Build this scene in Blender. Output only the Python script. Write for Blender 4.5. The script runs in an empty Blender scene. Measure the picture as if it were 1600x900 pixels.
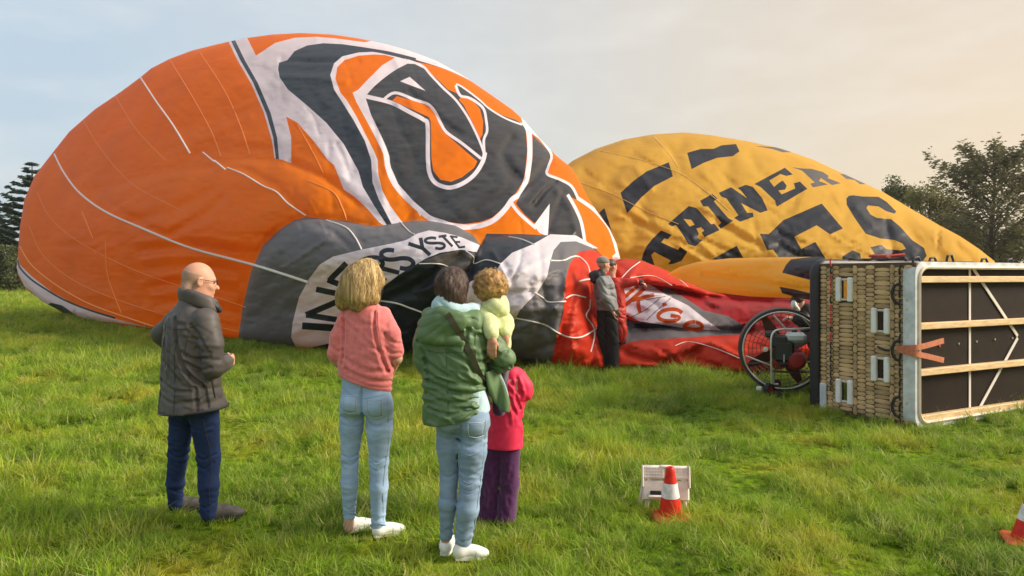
import bpy, math, random
import numpy as np
from mathutils import Vector, Matrix, Euler
from mathutils.geometry import delaunay_2d_cdt
from mathutils.bvhtree import BVHTree

random.seed(7)
rng = np.random.default_rng(11)
SC = bpy.context.scene
COL = SC.collection
R = math.radians

# ------------------------------------------------------------------ camera
F, CX, HY, EYE = 1150.0, 800.0, 432.0, 1.68      # focal length in photo pixels, horizon row, eye height
cam_d = bpy.data.cameras.new('camera')
cam_d.lens = F / 1600 * 36
cam_d.sensor_width = 36
cam_d.shift_y = -(450 - HY) / 1600
cam_d.clip_start, cam_d.clip_end = 0.1, 5000
cam = bpy.data.objects.new('camera', cam_d)
cam.location = (0, 0, EYE)
cam.rotation_euler = (R(90), 0, 0)
COL.objects.link(cam)
SC.camera = cam

# ------------------------------------------------------------------ light
SUN_AZ, SUN_EL = R(94), R(30)                    # azimuth from +y towards +x
sun_dir = Vector((math.sin(SUN_AZ) * math.cos(SUN_EL), math.cos(SUN_AZ) * math.cos(SUN_EL), math.sin(SUN_EL)))
sd = bpy.data.lights.new('sun', 'SUN')
sd.energy, sd.angle, sd.color = 2.7, R(24), (1.0, 0.87, 0.70)
sun = bpy.data.objects.new('sun', sd)
sun.rotation_euler = sun_dir.to_track_quat('Z', 'Y').to_euler()
COL.objects.link(sun)
SC.view_settings.view_transform = 'Standard'
SC.view_settings.look = 'None'
SC.view_settings.exposure = 1.12
SC.view_settings.gamma = 1.0

W = bpy.data.worlds.new('World')
SC.world = W
W.use_nodes = True
nt = W.node_tree
for n in list(nt.nodes):
    nt.nodes.remove(n)
def wn(t, **k):
    n = nt.nodes.new(t)
    for a, b in k.items():
        setattr(n, a, b)
    return n
out = wn('ShaderNodeOutputWorld'); bg = wn('ShaderNodeBackground'); bg.inputs['Strength'].default_value = 0.1
nt.links.new(bg.outputs[0], out.inputs[0])
sky = wn('ShaderNodeTexSky', sky_type='NISHITA', sun_disc=False)
sky.sun_elevation, sky.sun_rotation = SUN_EL, SUN_AZ
sky.air_density, sky.dust_density, sky.ozone_density = 1.0, 3.0, 1.0
tc = wn('ShaderNodeTexCoord')
nrm = wn('ShaderNodeVectorMath', operation='NORMALIZE'); nt.links.new(tc.outputs['Generated'], nrm.inputs[0])
dot = wn('ShaderNodeVectorMath', operation='DOT_PRODUCT'); nt.links.new(nrm.outputs[0], dot.inputs[0])
dot.inputs[1].default_value = sun_dir
ofs = wn('ShaderNodeMapRange'); nt.links.new(dot.outputs['Value'], ofs.inputs[0])
ofs.inputs[1].default_value, ofs.inputs[2].default_value = -0.60, 1.0
ramp = wn('ShaderNodeValToRGB'); nt.links.new(ofs.outputs[0], ramp.inputs[0])
cr = ramp.color_ramp
cr.elements[0].position = 0.0; cr.elements[0].color = (0.36, 0.44, 0.50, 1)
cr.elements[1].position = 1.0; cr.elements[1].color = (0.63, 0.48, 0.31, 1)
for p, c in ((0.16, (0.36, 0.44, 0.50, 1)), (0.34, (0.46, 0.485, 0.485, 1)), (0.46, (0.52, 0.485, 0.42, 1)), (0.58, (0.575, 0.475, 0.34, 1)), (0.68, (0.60, 0.46, 0.29, 1))):
    e = cr.elements.new(p); e.color = c
sep = wn('ShaderNodeSeparateXYZ'); nt.links.new(nrm.outputs[0], sep.inputs[0])
upm = wn('ShaderNodeMapRange'); nt.links.new(sep.outputs['Z'], upm.inputs[0])
upm.inputs[1].default_value, upm.inputs[2].default_value, upm.inputs[3].default_value, upm.inputs[4].default_value = 0.1, 0.9, 0.0, 0.75
mixu = wn('ShaderNodeMix', data_type='RGBA'); nt.links.new(upm.outputs[0], mixu.inputs[0])
nt.links.new(ramp.outputs[0], mixu.inputs[6]); mixu.inputs[7].default_value = (0.42, 0.50, 0.60, 1)
# thin wisps of cloud
mp = wn('ShaderNodeMapping'); nt.links.new(nrm.outputs[0], mp.inputs[0]); mp.inputs['Scale'].default_value = (3.0, 2.0, 9.0)
nz = wn('ShaderNodeTexNoise'); nt.links.new(mp.outputs[0], nz.inputs[0]); nz.inputs['Scale'].default_value = 2.2; nz.inputs['Detail'].default_value = 6
wr = wn('ShaderNodeMapRange'); nt.links.new(nz.outputs[0], wr.inputs[0])
wr.inputs[1].default_value, wr.inputs[2].default_value, wr.inputs[3].default_value, wr.inputs[4].default_value = 0.46, 0.78, 0.0, 0.30
mixw = wn('ShaderNodeMix', data_type='RGBA'); nt.links.new(wr.outputs[0], mixw.inputs[0])
nt.links.new(mixu.outputs[2], mixw.inputs[6]); mixw.inputs[7].default_value = (0.74, 0.70, 0.64, 1)
x10 = wn('ShaderNodeVectorMath', operation='SCALE'); nt.links.new(mixw.outputs[2], x10.inputs[0]); x10.inputs['Scale'].default_value = 7.0
mixs = wn('ShaderNodeMix', data_type='RGBA'); mixs.inputs[0].default_value = 0.85
nt.links.new(sky.outputs[0], mixs.inputs[6]); nt.links.new(x10.outputs[0], mixs.inputs[7])
nt.links.new(mixs.outputs[2], bg.inputs[0])

# ------------------------------------------------------------------ helpers
def gz(x, y):
    return 0.018 * np.minimum(y, 70.0)
def gd(py):                                       # distance of the meadow seen at photo row py
    return EYE * F / (py - HY + 0.018 * F)
def P(px, py, d):                                 # point at bearing (px, py) and distance d
    return Vector(((px - CX) / F * d, d, EYE - (py - HY) / F * d))

def tag(o, label=None, cat=None, group=None, kind=None):
    if label: o['label'] = label
    if cat: o['category'] = cat
    if group: o['group'] = group
    if kind: o['kind'] = kind
    return o
def empty(name, loc, label, cat, group=None, rz=0.0):
    o = bpy.data.objects.new(name, None)
    o.empty_display_size = 0.1
    o.location = loc; o.rotation_euler = (0, 0, rz)
    COL.objects.link(o)
    return tag(o, label, cat, group)
def link(name, me, mat=None, parent=None, smooth=True):
    o = bpy.data.objects.new(name, me)
    COL.objects.link(o)
    if mat is not None and not me.materials:
        me.materials.append(mat)
    if parent is not None:
        o.parent = parent
        o.matrix_parent_inverse = Matrix.Identity(4)
    if smooth and len(me.polygons):
        me.polygons.foreach_set('use_smooth', np.ones(len(me.polygons), bool))
    return o
def mesh(name, v, f):
    me = bpy.data.meshes.new(name)
    me.from_pydata([tuple(map(float, q)) for q in v], [], [tuple(int(i) for i in t) for t in f])
    me.update()
    return me

class MB:                                         # collects simple shapes into one mesh
    def __init__(s): s.v = []; s.f = []
    def add(s, v, f):
        n = len(s.v); s.v += [tuple(q) for q in v]; s.f += [tuple(i + n for i in t) for t in f]; return s
    def box(s, c, size, rot=None, bev=0.0):
        hx, hy, hz = [q / 2 for q in size]
        if bev <= 0:
            vs = [Vector((x, y, z)) for x in (-hx, hx) for y in (-hy, hy) for z in (-hz, hz)]
            fs = [(0, 1, 3, 2), (4, 6, 7, 5), (0, 4, 5, 1), (2, 3, 7, 6), (0, 2, 6, 4), (1, 5, 7, 3)]
        else:
            vs = []; b = min(bev, hx * .9, hy * .9, hz * .9)
            # octagonal-ish rounded box: three nested rings
            ring = lambda ax, ay, z, q: [Vector(p) for p in ((-ax + q, -ay, z), (ax - q, -ay, z), (ax, -ay + q, z), (ax, ay - q, z), (ax - q, ay, z), (-ax + q, ay, z), (-ax, ay - q, z), (-ax, -ay + q, z))]
            vs = ring(hx - b, hy - b, -hz, b * .5) + ring(hx, hy, -hz + b, b) + ring(hx, hy, hz - b, b) + ring(hx - b, hy - b, hz, b * .5)
            fs = [tuple(range(7, -1, -1)), tuple(range(24, 32))]
            for r in range(3):
                for i in range(8):
                    fs.append((r * 8 + i, r * 8 + (i + 1) % 8, (r + 1) * 8 + (i + 1) % 8, (r + 1) * 8 + i))
        if rot is not None: vs = [rot @ q for q in vs]
        c = Vector(c)
        return s.add([q + c for q in vs], fs)
    def tube(s, pts, r, n=8, caps=True, closed=False):
        pts = [Vector(p) for p in pts]
        m = len(pts); rr = r if isinstance(r, (list, tuple)) else [r] * m
        vs = []; fs = []
        prev = None
        for i, p in enumerate(pts):
            if closed: t = pts[(i + 1) % m] - pts[i - 1]
            else: t = pts[min(i + 1, m - 1)] - pts[max(i - 1, 0)]
            if t.length < 1e-9: t = Vector((0, 0, 1))
            t.normalize()
            if prev is None:
                a = t.cross(Vector((0, 0, 1)))
                if a.length < 1e-3: a = t.cross(Vector((1, 0, 0)))
            else: a = prev - t * prev.dot(t)
            a.normalize(); prev = a; b = t.cross(a)
            for k in range(n):
                g = 2 * math.pi * k / n
                vs.append(p + (a * math.cos(g) + b * math.sin(g)) * rr[i])
        for i in range(m if closed else m - 1):
            j = (i + 1) % m
            for k in range(n):
                fs.append((i * n + k, i * n + (k + 1) % n, j * n + (k + 1) % n, j * n + k))
        if caps and not closed:
            fs.append(tuple(range(n - 1, -1, -1))); fs.append(tuple((m - 1) * n + k for k in range(n)))
        return s.add(vs, fs)
    def lathe(s, prof, n=20, c=(0, 0, 0), rot=None, cap=True):
        vs = []; fs = []
        for (r, z) in prof:
            for k in range(n):
                g = 2 * math.pi * k / n
                vs.append(Vector((r * math.cos(g), r * math.sin(g), z)))
        for i in range(len(prof) - 1):
            for k in range(n):
                fs.append((i * n + k, i * n + (k + 1) % n, (i + 1) * n + (k + 1) % n, (i + 1) * n + k))
        if cap:
            fs.append(tuple(range(n - 1, -1, -1))); fs.append(tuple((len(prof) - 1) * n + k for k in range(n)))
        if rot is not None: vs = [rot @ q for q in vs]
        c = Vector(c)
        return s.add([q + c for q in vs], fs)
    def build(s, name, mat, parent=None, smooth=False, **kw):
        o = link(name, mesh(name, s.v, s.f), mat, parent, smooth)
        if smooth:
            try: o.data.set_sharp_from_angle(angle=R(40))
            except Exception: pass
        return o

def spline(pts, n=8):
    pts = [np.array(p, float) for p in pts]
    if len(pts) < 3:
        return [pts[0] + (pts[-1] - pts[0]) * i / n for i in range(n + 1)]
    outp = []
    for i in range(len(pts) - 1):
        p0 = pts[max(i - 1, 0)]; p1 = pts[i]; p2 = pts[i + 1]; p3 = pts[min(i + 2, len(pts) - 1)]
        for k in range(n):
            t = k / n
            outp.append(0.5 * (2 * p1 + (p2 - p0) * t + (2 * p0 - 5 * p1 + 4 * p2 - p3) * t * t + (3 * p1 - p0 - 3 * p2 + p3) * t ** 3))
    outp.append(pts[-1])
    return outp

# value noise on numpy arrays -------------------------------------------------
def _h(ix, iy, iz):
    h = (ix.astype(np.int64) * 374761393 + iy.astype(np.int64) * 668265263 + iz.astype(np.int64) * 2147483647 + 1013904223) & 0xffffffff
    h = ((h ^ (h >> 13)) * 1274126177) & 0xffffffff
    h = (h ^ (h >> 16)) & 0xffffff
    return h / float(0xffffff)
def vnoise(x, y, z=0.0):
    x, y, z = np.broadcast_arrays(np.asarray(x, float), np.asarray(y, float), np.asarray(z, float))
    x0 = np.floor(x); y0 = np.floor(y); z0 = np.floor(z)
    fx = x - x0; fy = y - y0; fz = z - z0
    fx = fx * fx * (3 - 2 * fx); fy = fy * fy * (3 - 2 * fy); fz = fz * fz * (3 - 2 * fz)
    r = 0
    for dx in (0, 1):
        for dy in (0, 1):
            for dz in (0, 1):
                w = (fx if dx else 1 - fx) * (fy if dy else 1 - fy) * (fz if dz else 1 - fz)
                r = r + w * _h(x0 + dx, y0 + dy, z0 + dz)
    return r * 2 - 1
def fbm(x, y, z=0.0, o=3):
    r = 0; a = 1.0; t = 0
    for i in range(o):
        r = r + a * vnoise(x * 2 ** i + 17 * i, y * 2 ** i + 5 * i, np.asarray(z) * 2 ** i); t += a; a *= 0.5
    return r / t
def sstep(t):
    t = np.clip(t, 0, 1); return t * t * (3 - 2 * t)

# ------------------------------------------------------------------ materials
def mat(name, col, rough=0.7, metal=0.0, spec=0.5, var=0.0, vscale=8.0, bump=0.0, bscale=60.0, bdist=0.01, transl=0.0, sheen=0.0, stretch=None, coat=0.0, var2=None, bdistort=0.0, ridge=False):
    m = bpy.data.materials.new(name); m.use_nodes = True
    t = m.node_tree; b = t.nodes['Principled BSDF']; L = t.links.new
    b.inputs['Roughness'].default_value = rough; b.inputs['Metallic'].default_value = metal
    b.inputs['Specular IOR Level'].default_value = spec
    b.inputs['Sheen Weight'].default_value = sheen
    b.inputs['Coat Weight'].default_value = coat
    c4 = (*col, 1)
    b.inputs['Base Color'].default_value = c4
    co = t.nodes.new('ShaderNodeTexCoord'); src = co.outputs['Object']
    if stretch:
        mpn = t.nodes.new('ShaderNodeMapping'); mpn.inputs['Scale'].default_value = stretch
        L(src, mpn.inputs[0]); src = mpn.outputs[0]
    csock = None
    if var > 0:
        n = t.nodes.new('ShaderNodeTexNoise'); n.inputs['Scale'].default_value = vscale; n.inputs['Detail'].default_value = 5
        L(src, n.inputs['Vector'])
        r = t.nodes.new('ShaderNodeValToRGB')
        lo = var2 if var2 else tuple(q * (1 - var) for q in col)
        hi = tuple(min(q * (1 + var), 1) for q in col)
        r.color_ramp.elements[0].position = 0.3; r.color_ramp.elements[0].color = (*lo, 1)
        r.color_ramp.elements[1].position = 0.7; r.color_ramp.elements[1].color = (*hi, 1)
        L(n.outputs[0], r.inputs[0]); L(r.outputs[0], b.inputs['Base Color']); csock = r.outputs[0]
    bsock = None
    if bump > 0:
        n2 = t.nodes.new('ShaderNodeTexNoise'); n2.inputs['Scale'].default_value = bscale; n2.inputs['Detail'].default_value = 4; n2.inputs['Distortion'].default_value = bdistort
        if ridge: n2.noise_type = 'RIDGED_MULTIFRACTAL'; n2.inputs['Detail'].default_value = 2.5
        L(src, n2.inputs['Vector'])
        bp = t.nodes.new('ShaderNodeBump'); bp.inputs['Strength'].default_value = bump; bp.inputs['Distance'].default_value = bdist
        L(n2.outputs[0], bp.inputs['Height']); L(bp.outputs[0], b.inputs['Normal']); bsock = bp.outputs[0]
    if transl > 0:
        tr = t.nodes.new('ShaderNodeBsdfTranslucent'); tr.inputs[0].default_value = c4
        if csock: L(csock, tr.inputs[0])
        if bsock: L(bsock, tr.inputs['Normal'])
        mx = t.nodes.new('ShaderNodeMixShader'); mx.inputs[0].default_value = transl
        L(b.outputs[0], mx.inputs[1]); L(tr.outputs[0], mx.inputs[2])
        L(mx.outputs[0], t.nodes['Material Output'].inputs[0])
    return m

def cloth_mat(name, col, rough=0.46, transl=0.50, spec=0.14, sheen=0.0):
    """ripstop envelope cloth: fine drag wrinkles and faint panel-to-panel tone"""
    m = mat(name, col, rough, spec=spec, var=0.07, vscale=0.5, transl=transl, sheen=sheen)
    t = m.node_tree; L = t.links.new; b = t.nodes['Principled BSDF']
    co = t.nodes.new('ShaderNodeTexCoord')
    def wr(scale, stretch, rotz, strength, dist, prev, ridge=False):
        mpn = t.nodes.new('ShaderNodeMapping'); mpn.inputs['Scale'].default_value = stretch; mpn.inputs['Rotation'].default_value = rotz
        L(co.outputs['Object'], mpn.inputs[0])
        n = t.nodes.new('ShaderNodeTexNoise'); n.inputs['Scale'].default_value = scale; n.inputs['Detail'].default_value = 3; n.inputs['Distortion'].default_value = 0.6
        if ridge: n.noise_type = 'RIDGED_MULTIFRACTAL'; n.inputs['Detail'].default_value = 1.5
        L(mpn.outputs[0], n.inputs['Vector'])
        bp = t.nodes.new('ShaderNodeBump'); bp.inputs['Strength'].default_value = strength; bp.inputs['Distance'].default_value = dist
        L(n.outputs[0], bp.inputs['Height'])
        if prev: L(prev, bp.inputs['Normal'])
        return bp.outputs[0]
    s = wr(0.9, (0.30, 0.30, 1.6), (0, R(24), 0), 0.30, 0.10, None)
    s = wr(1.5, (0.16, 0.16, 1.9), (0, R(-32), 0), 0.30, 0.022, s, True)
    s = wr(2.6, (0.14, 0.14, 1.8), (0, R(30), 0), 0.28, 0.010, s, True)
    s = wr(11.0, (0.25, 0.25, 1.6), (0, R(60), 0), 0.20, 0.006, s)
    L(s, b.inputs['Normal'])
    for n in t.nodes:
        if n.type == 'BSDF_TRANSLUCENT': L(s, n.inputs['Normal'])
    return m

M = {}
M['orange'] = cloth_mat('orange_cloth', (0.95, 0.245, 0.0015))
M['white_cloth'] = cloth_mat('white_cloth', (0.74, 0.70, 0.76), transl=0.25)
M['black_cloth'] = cloth_mat('black_cloth', (0.016, 0.020, 0.028), rough=0.42, transl=0.02, spec=0.22)
M['charcoal'] = cloth_mat('charcoal_cloth', (0.020, 0.017, 0.016), rough=0.36, transl=0.05, spec=0.30)
M['sheen_grey'] = cloth_mat('sheen_grey_cloth', (0.085, 0.075, 0.068), rough=0.4, transl=0.1, spec=0.3)  # lighter grey-brown for the sheen painted onto the navy cloth
M['grey_cloth'] = cloth_mat('grey_cloth', (0.135, 0.130, 0.140), rough=0.45, transl=0.1)
M['red_cloth'] = cloth_mat('red_cloth', (0.62, 0.045, 0.018), transl=0.3)
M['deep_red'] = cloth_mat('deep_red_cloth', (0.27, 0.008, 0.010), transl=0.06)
M['yellow'] = cloth_mat('yellow_cloth', (0.84, 0.52, 0.085))
M['navy_print'] = cloth_mat('navy_print', (0.016, 0.018, 0.026), rough=0.52, transl=0.03, spec=0.2)
M['grey_print'] = cloth_mat('grey_print', (0.10, 0.09, 0.09), rough=0.5, transl=0.03)
M['orange_print'] = cloth_mat('orange_print', (0.75, 0.12, 0.02))
M['rope'] = mat('rope', (0.80, 0.72, 0.68), 0.7, bump=0.4, bscale=200, bdist=0.003)
M['rope_orange'] = mat('rope_orange', (0.88, 0.34, 0.08), 0.7)
M['rope_yellow'] = mat('rope_yellow', (0.85, 0.60, 0.22), 0.7)
# ------------------------------------------------------------------ meadow
def grass_col_nodes(t, blade=False):
    """shared colour logic: clumps of yellow-green and deep green by place in the meadow"""
    L = t.links.new
    g = t.nodes.new('ShaderNodeNewGeometry')
    n1 = t.nodes.new('ShaderNodeTexNoise'); n1.inputs['Scale'].default_value = 0.9; n1.inputs['Detail'].default_value = 5; n1.inputs['Roughness'].default_value = 0.65
    L(g.outputs['Position'], n1.inputs['Vector'])
    r = t.nodes.new('ShaderNodeValToRGB'); cr = r.color_ramp
    cr.elements[0].position = 0.30; cr.elements[0].color = (0.085, 0.185, 0.005, 1)
    cr.elements[1].position = 0.72; cr.elements[1].color = (0.52, 0.45, 0.028, 1)
    e = cr.elements.new(0.5); e.color = (0.235, 0.395, 0.008, 1)
    L(n1.outputs[0], r.inputs[0])
    return r.outputs[0]
m = bpy.data.materials.new('meadow_ground'); m.use_nodes = True
t = m.node_tree; b = t.nodes['Principled BSDF']; b.inputs['Roughness'].default_value = 0.9; b.inputs['Specular IOR Level'].default_value = 0.1
c0 = grass_col_nodes(t)
g = t.nodes.new('ShaderNodeNewGeometry')
n2 = t.nodes.new('ShaderNodeTexNoise'); n2.inputs['Scale'].default_value = 14; n2.inputs['Detail'].default_value = 6
t.links.new(g.outputs['Position'], n2.inputs['Vector'])
mm = t.nodes.new('ShaderNodeMapRange'); t.links.new(n2.outputs[0], mm.inputs[0])
mm.inputs[1].default_value, mm.inputs[2].default_value, mm.inputs[3].default_value, mm.inputs[4].default_value = 0.3, 0.7, 0.2, 0.7
vm = t.nodes.new('ShaderNodeVectorMath'); vm.operation = 'SCALE'; t.links.new(c0, vm.inputs[0]); t.links.new(mm.outputs[0], vm.inputs['Scale'])
t.links.new(vm.outputs[0], b.inputs['Base Color'])
bp = t.nodes.new('ShaderNodeBump'); bp.inputs['Distance'].default_value = 0.06; bp.inputs['Strength'].default_value = 0.8
t.links.new(n2.outputs[0], bp.inputs['Height']); t.links.new(bp.outputs[0], b.inputs['Normal'])
M['ground'] = m

m = bpy.data.materials.new('grass_blade'); m.use_nodes = True
t = m.node_tree; b = t.nodes['Principled BSDF']; b.inputs['Roughness'].default_value = 0.55; b.inputs['Specular IOR Level'].default_value = 0.3
c0 = grass_col_nodes(t)
oi = t.nodes.new('ShaderNodeObjectInfo')
hs = t.nodes.new('ShaderNodeHueSaturation'); t.links.new(c0, hs.inputs['Color'])
m1 = t.nodes.new('ShaderNodeMapRange'); t.links.new(oi.outputs['Random'], m1.inputs[0]); m1.inputs[3].default_value, m1.inputs[4].default_value = 0.75, 1.3
t.links.new(m1.outputs[0], hs.inputs['Value'])
at = t.nodes.new('ShaderNodeAttribute'); at.attribute_name = 'dry'
dm_ = t.nodes.new('ShaderNodeMapRange'); t.links.new(oi.outputs['Random'], dm_.inputs[0]); dm_.inputs[1].default_value, dm_.inputs[2].default_value, dm_.inputs[4].default_value = 0.86, 1.0, 0.75
dmx = t.nodes.new('ShaderNodeMath'); dmx.operation = 'MAXIMUM'; t.links.new(dm_.outputs[0], dmx.inputs[0]); t.links.new(at.outputs['Fac'], dmx.inputs[1])
mxd = t.nodes.new('ShaderNodeMix'); mxd.data_type = 'RGBA'; t.links.new(dmx.outputs[0], mxd.inputs[0]); t.links.new(hs.outputs[0], mxd.inputs[6]); mxd.inputs[7].default_value = (0.50, 0.46, 0.17, 1)
t.links.new(mxd.outputs[2], b.inputs['Base Color'])
tr = t.nodes.new('ShaderNodeBsdfTranslucent'); t.links.new(mxd.outputs[2], tr.inputs[0])
mx = t.nodes.new('ShaderNodeMixShader'); mx.inputs[0].default_value = 0.4
t.links.new(b.outputs[0], mx.inputs[1]); t.links.new(tr.outputs[0], mx.inputs[2]); t.links.new(mx.outputs[0], t.nodes['Material Output'].inputs[0])
M['grass'] = m

def build_ground():
    xs = np.concatenate([[-1500, -600, -250, -120], np.arange(-60, 60.1, 1.5), [120, 250, 600, 1500]])
    ys = np.concatenate([[-600, -200, -60], np.arange(-12, 72.1, 1.5), [100, 150, 250, 450, 800, 1500]])
    X, Y = np.meshgrid(xs, ys)
    Z = 0.018 * np.clip(Y, -12, 70) + 0.03 * fbm(X * 0.5, Y * 0.5) * (np.abs(Y) < 70)
    v = np.stack([X, Y, Z - 0.02], -1).reshape(-1, 3)
    nx = len(xs); f = []
    for j in range(len(ys) - 1):
        for i in range(nx - 1):
            a = j * nx + i; f.append((a, a + 1, a + 1 + nx, a + nx))
    tag(link('meadow', mesh('meadow', v, f), M['ground']), 'green meadow sloping gently up to the trees', None, None, 'structure')
build_ground()

TROD = [((px_ - CX) / F * float(gd(py_)), float(gd(py_)) - dy_, r_) for px_, py_, r_, dy_ in ((327, 816, .38, .12), (275, 792, .3, .1), (555, 838, .38, .14), (600, 844, .38, .14), (694, 866, .34, .14), (735, 880, .4, .14), (765, 815, .3, .1), (790, 818, .3, .1), (1048, 808, .28, .12), (950, 580, .6, .2), (1598, 846, .3, .1))]
def build_grass():
    protos = bpy.data.collections.new('grass_tufts')
    for k in range(8):
        r = random.Random(100 + k)
        vs = []; fs = []; dry = []
        nb = 40 if k < 5 else 26
        for i in range(nb):
            a = r.uniform(0, 6.283); rad = 0.085 * math.sqrt(r.random())
            bx, by = rad * math.cos(a), rad * math.sin(a)
            h = r.uniform(0.05, 0.15) * (1.0 if k < 5 else 1.4)
            lean = r.uniform(0.15, 1.35) * h; la = a + r.gauss(0, 1.1)
            w = r.uniform(0.0024, 0.0052)
            sx, sy = -math.sin(la) * w, math.cos(la) * w
            dv = (r.uniform(.6, 1) if r.random() < 0.13 else r.uniform(0, 0.2))
            n0 = len(vs); S = 4
            for s in range(S + 1):
                q = s / S; ww = (1 - q) ** 0.7
                ox = bx + math.cos(la) * lean * q * q; oy = by + math.sin(la) * lean * q * q
                oz = h * (q - 0.38 * q * q * min(lean / h, 1.3)) - 0.015
                if s < S:
                    vs += [(ox - sx * ww, oy - sy * ww, oz), (ox + sx * ww, oy + sy * ww, oz)]; dry += [dv, dv]
                else:
                    vs.append((ox, oy, oz)); dry.append(dv)
            for s in range(S - 1):
                b0 = n0 + 2 * s; fs.append((b0, b0 + 1, b0 + 3, b0 + 2))
            b0 = n0 + 2 * (S - 1); fs.append((b0, b0 + 1, b0 + 2))
        me = mesh('grass_tuft', vs, fs); me.materials.append(M['grass'])
        at = me.attributes.new('dry', 'FLOAT', 'POINT'); at.data.foreach_set('value', np.array(dry, np.float32))
        o = bpy.data.objects.new('grass_tuft.%03d' % k, me); protos.objects.link(o)
    pts = []; scl = []; rot = []; idx = []
    def band(y0, y1, dens, s0, half):
        area_n = int(dens * (y1 - y0) * (2 * half(y1)))
        y = rng.uniform(y0, y1, area_n); x = rng.uniform(-1, 1, area_n) * half(y1)
        keep = np.abs(x) < half(y)
        x = x[keep]; y = y[keep]
        c = fbm(x * 1.1, y * 1.1, 0.0, 3)
        c2 = vnoise(x * 3.3, y * 3.3, 9.0)
        keep = rng.random(len(x)) < np.clip(0.92 + 0.9 * c + 0.6 * c2, 0.4, 1)
        x = x[keep]; y = y[keep]; c = c[keep]; c2 = c2[keep]
        n = len(x)
        s = s0 * rng.uniform(0.7, 1.25, n) * np.clip(1 + 0.8 * c + 0.45 * c2, 0.5, 1.7)
        for (fx_, fy_, fr_) in TROD:
            dd = np.hypot(x - fx_, y - fy_); s *= np.where(dd < fr_, 0.72 + 0.28 * (dd / fr_) ** 2, 1)
        wind = 3.0 * vnoise(x * 0.9, y * 0.9, 4.0)
        tilt = rng.uniform(0.0, 0.85, n)
        pts.append(np.stack([x, y, gz(x, y)], -1)); scl.append(s)
        rot.append(np.stack([tilt * np.cos(wind), tilt * np.sin(wind), rng.uniform(0, 6.28, n)], -1))
        idx.append(rng.choice(8, n, p=[.14] * 6 + [.08] * 2))
    hw = lambda y: np.asarray(y) * 0.72 + 0.8
    band(3.0, 6.0, 330, 0.66, hw)
    band(6.0, 10.0, 200, 0.74, hw)
    band(10.0, 17.0, 85, 0.92, hw)
    band(17.0, 34.0, 22, 1.25, lambda y: np.asarray(y) * 0.75)
    band(34.0, 66.0, 4.0, 2.0, lambda y: np.asarray(y) * 0.75)
    # a thinner spread beside the frame, so a step to the side still stands in grass
    for sgn in (-1, 1):
        n = 5000; y = rng.uniform(0.5, 14, n); x = sgn * (y * 0.72 + 0.8 + rng.uniform(0, 3.5, n))
        pts.append(np.stack([x, y, gz(x, y)], -1)); scl.append(rng.uniform(0.8, 1.5, n)); rot.append(np.stack([rng.uniform(-.3, .3, n), rng.uniform(-.3, .3, n), rng.uniform(0, 6.28, n)], -1)); idx.append(rng.integers(0, 8, n))
    p = np.concatenate(pts).astype(np.float32); s = np.concatenate(scl).astype(np.float32); r = np.concatenate(rot).astype(np.float32); ix = np.concatenate(idx).astype(np.int32)
    me = bpy.data.meshes.new('grass'); me.vertices.add(len(p)); me.vertices.foreach_set('co', p.ravel())
    a = me.attributes.new('scl', 'FLOAT', 'POINT'); a.data.foreach_set('value', s)
    a = me.attributes.new('rot', 'FLOAT_VECTOR', 'POINT'); a.data.foreach_set('vector', r.ravel())
    a = me.attributes.new('pick', 'INT', 'POINT'); a.data.foreach_set('value', ix)
    o = bpy.data.objects.new('grass', me); COL.objects.link(o)
    tag(o, 'long green and yellowish meadow grass in uneven clumps', None, None, 'stuff')
    ng = bpy.data.node_groups.new('grass_scatter', 'GeometryNodeTree')
    ng.interface.new_socket('Geometry', in_out='INPUT', socket_type='NodeSocketGeometry')
    ng.interface.new_socket('Geometry', in_out='OUTPUT', socket_type='NodeSocketGeometry')
    N = ng.nodes.new; Lk = ng.links.new
    gi = N('NodeGroupInput'); go = N('NodeGroupOutput'); ip = N('GeometryNodeInstanceOnPoints'); ci = N('GeometryNodeCollectionInfo')
    ci.inputs['Collection'].default_value = protos; ci.inputs['Separate Children'].default_value = True; ci.inputs['Reset Children'].default_value = True
    def na(nm, ty):
        n = N('GeometryNodeInputNamedAttribute'); n.data_type = ty; n.inputs['Name'].default_value = nm
        return [q for q in n.outputs if q.enabled and q.name == 'Attribute'][0]
    e2r = N('FunctionNodeEulerToRotation'); Lk(na('rot', 'FLOAT_VECTOR'), e2r.inputs[0])
    Lk(gi.outputs[0], ip.inputs['Points']); Lk(ci.outputs[0], ip.inputs['Instance']); ip.inputs['Pick Instance'].default_value = True
    Lk(na('pick', 'INT'), ip.inputs['Instance Index']); Lk(e2r.outputs[0], ip.inputs['Rotation']); Lk(na('scl', 'FLOAT'), ip.inputs['Scale'])
    Lk(ip.outputs[0], go.inputs[0])
    md = o.modifiers.new('scatter', 'NODES'); md.node_group = ng
build_grass()

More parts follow.
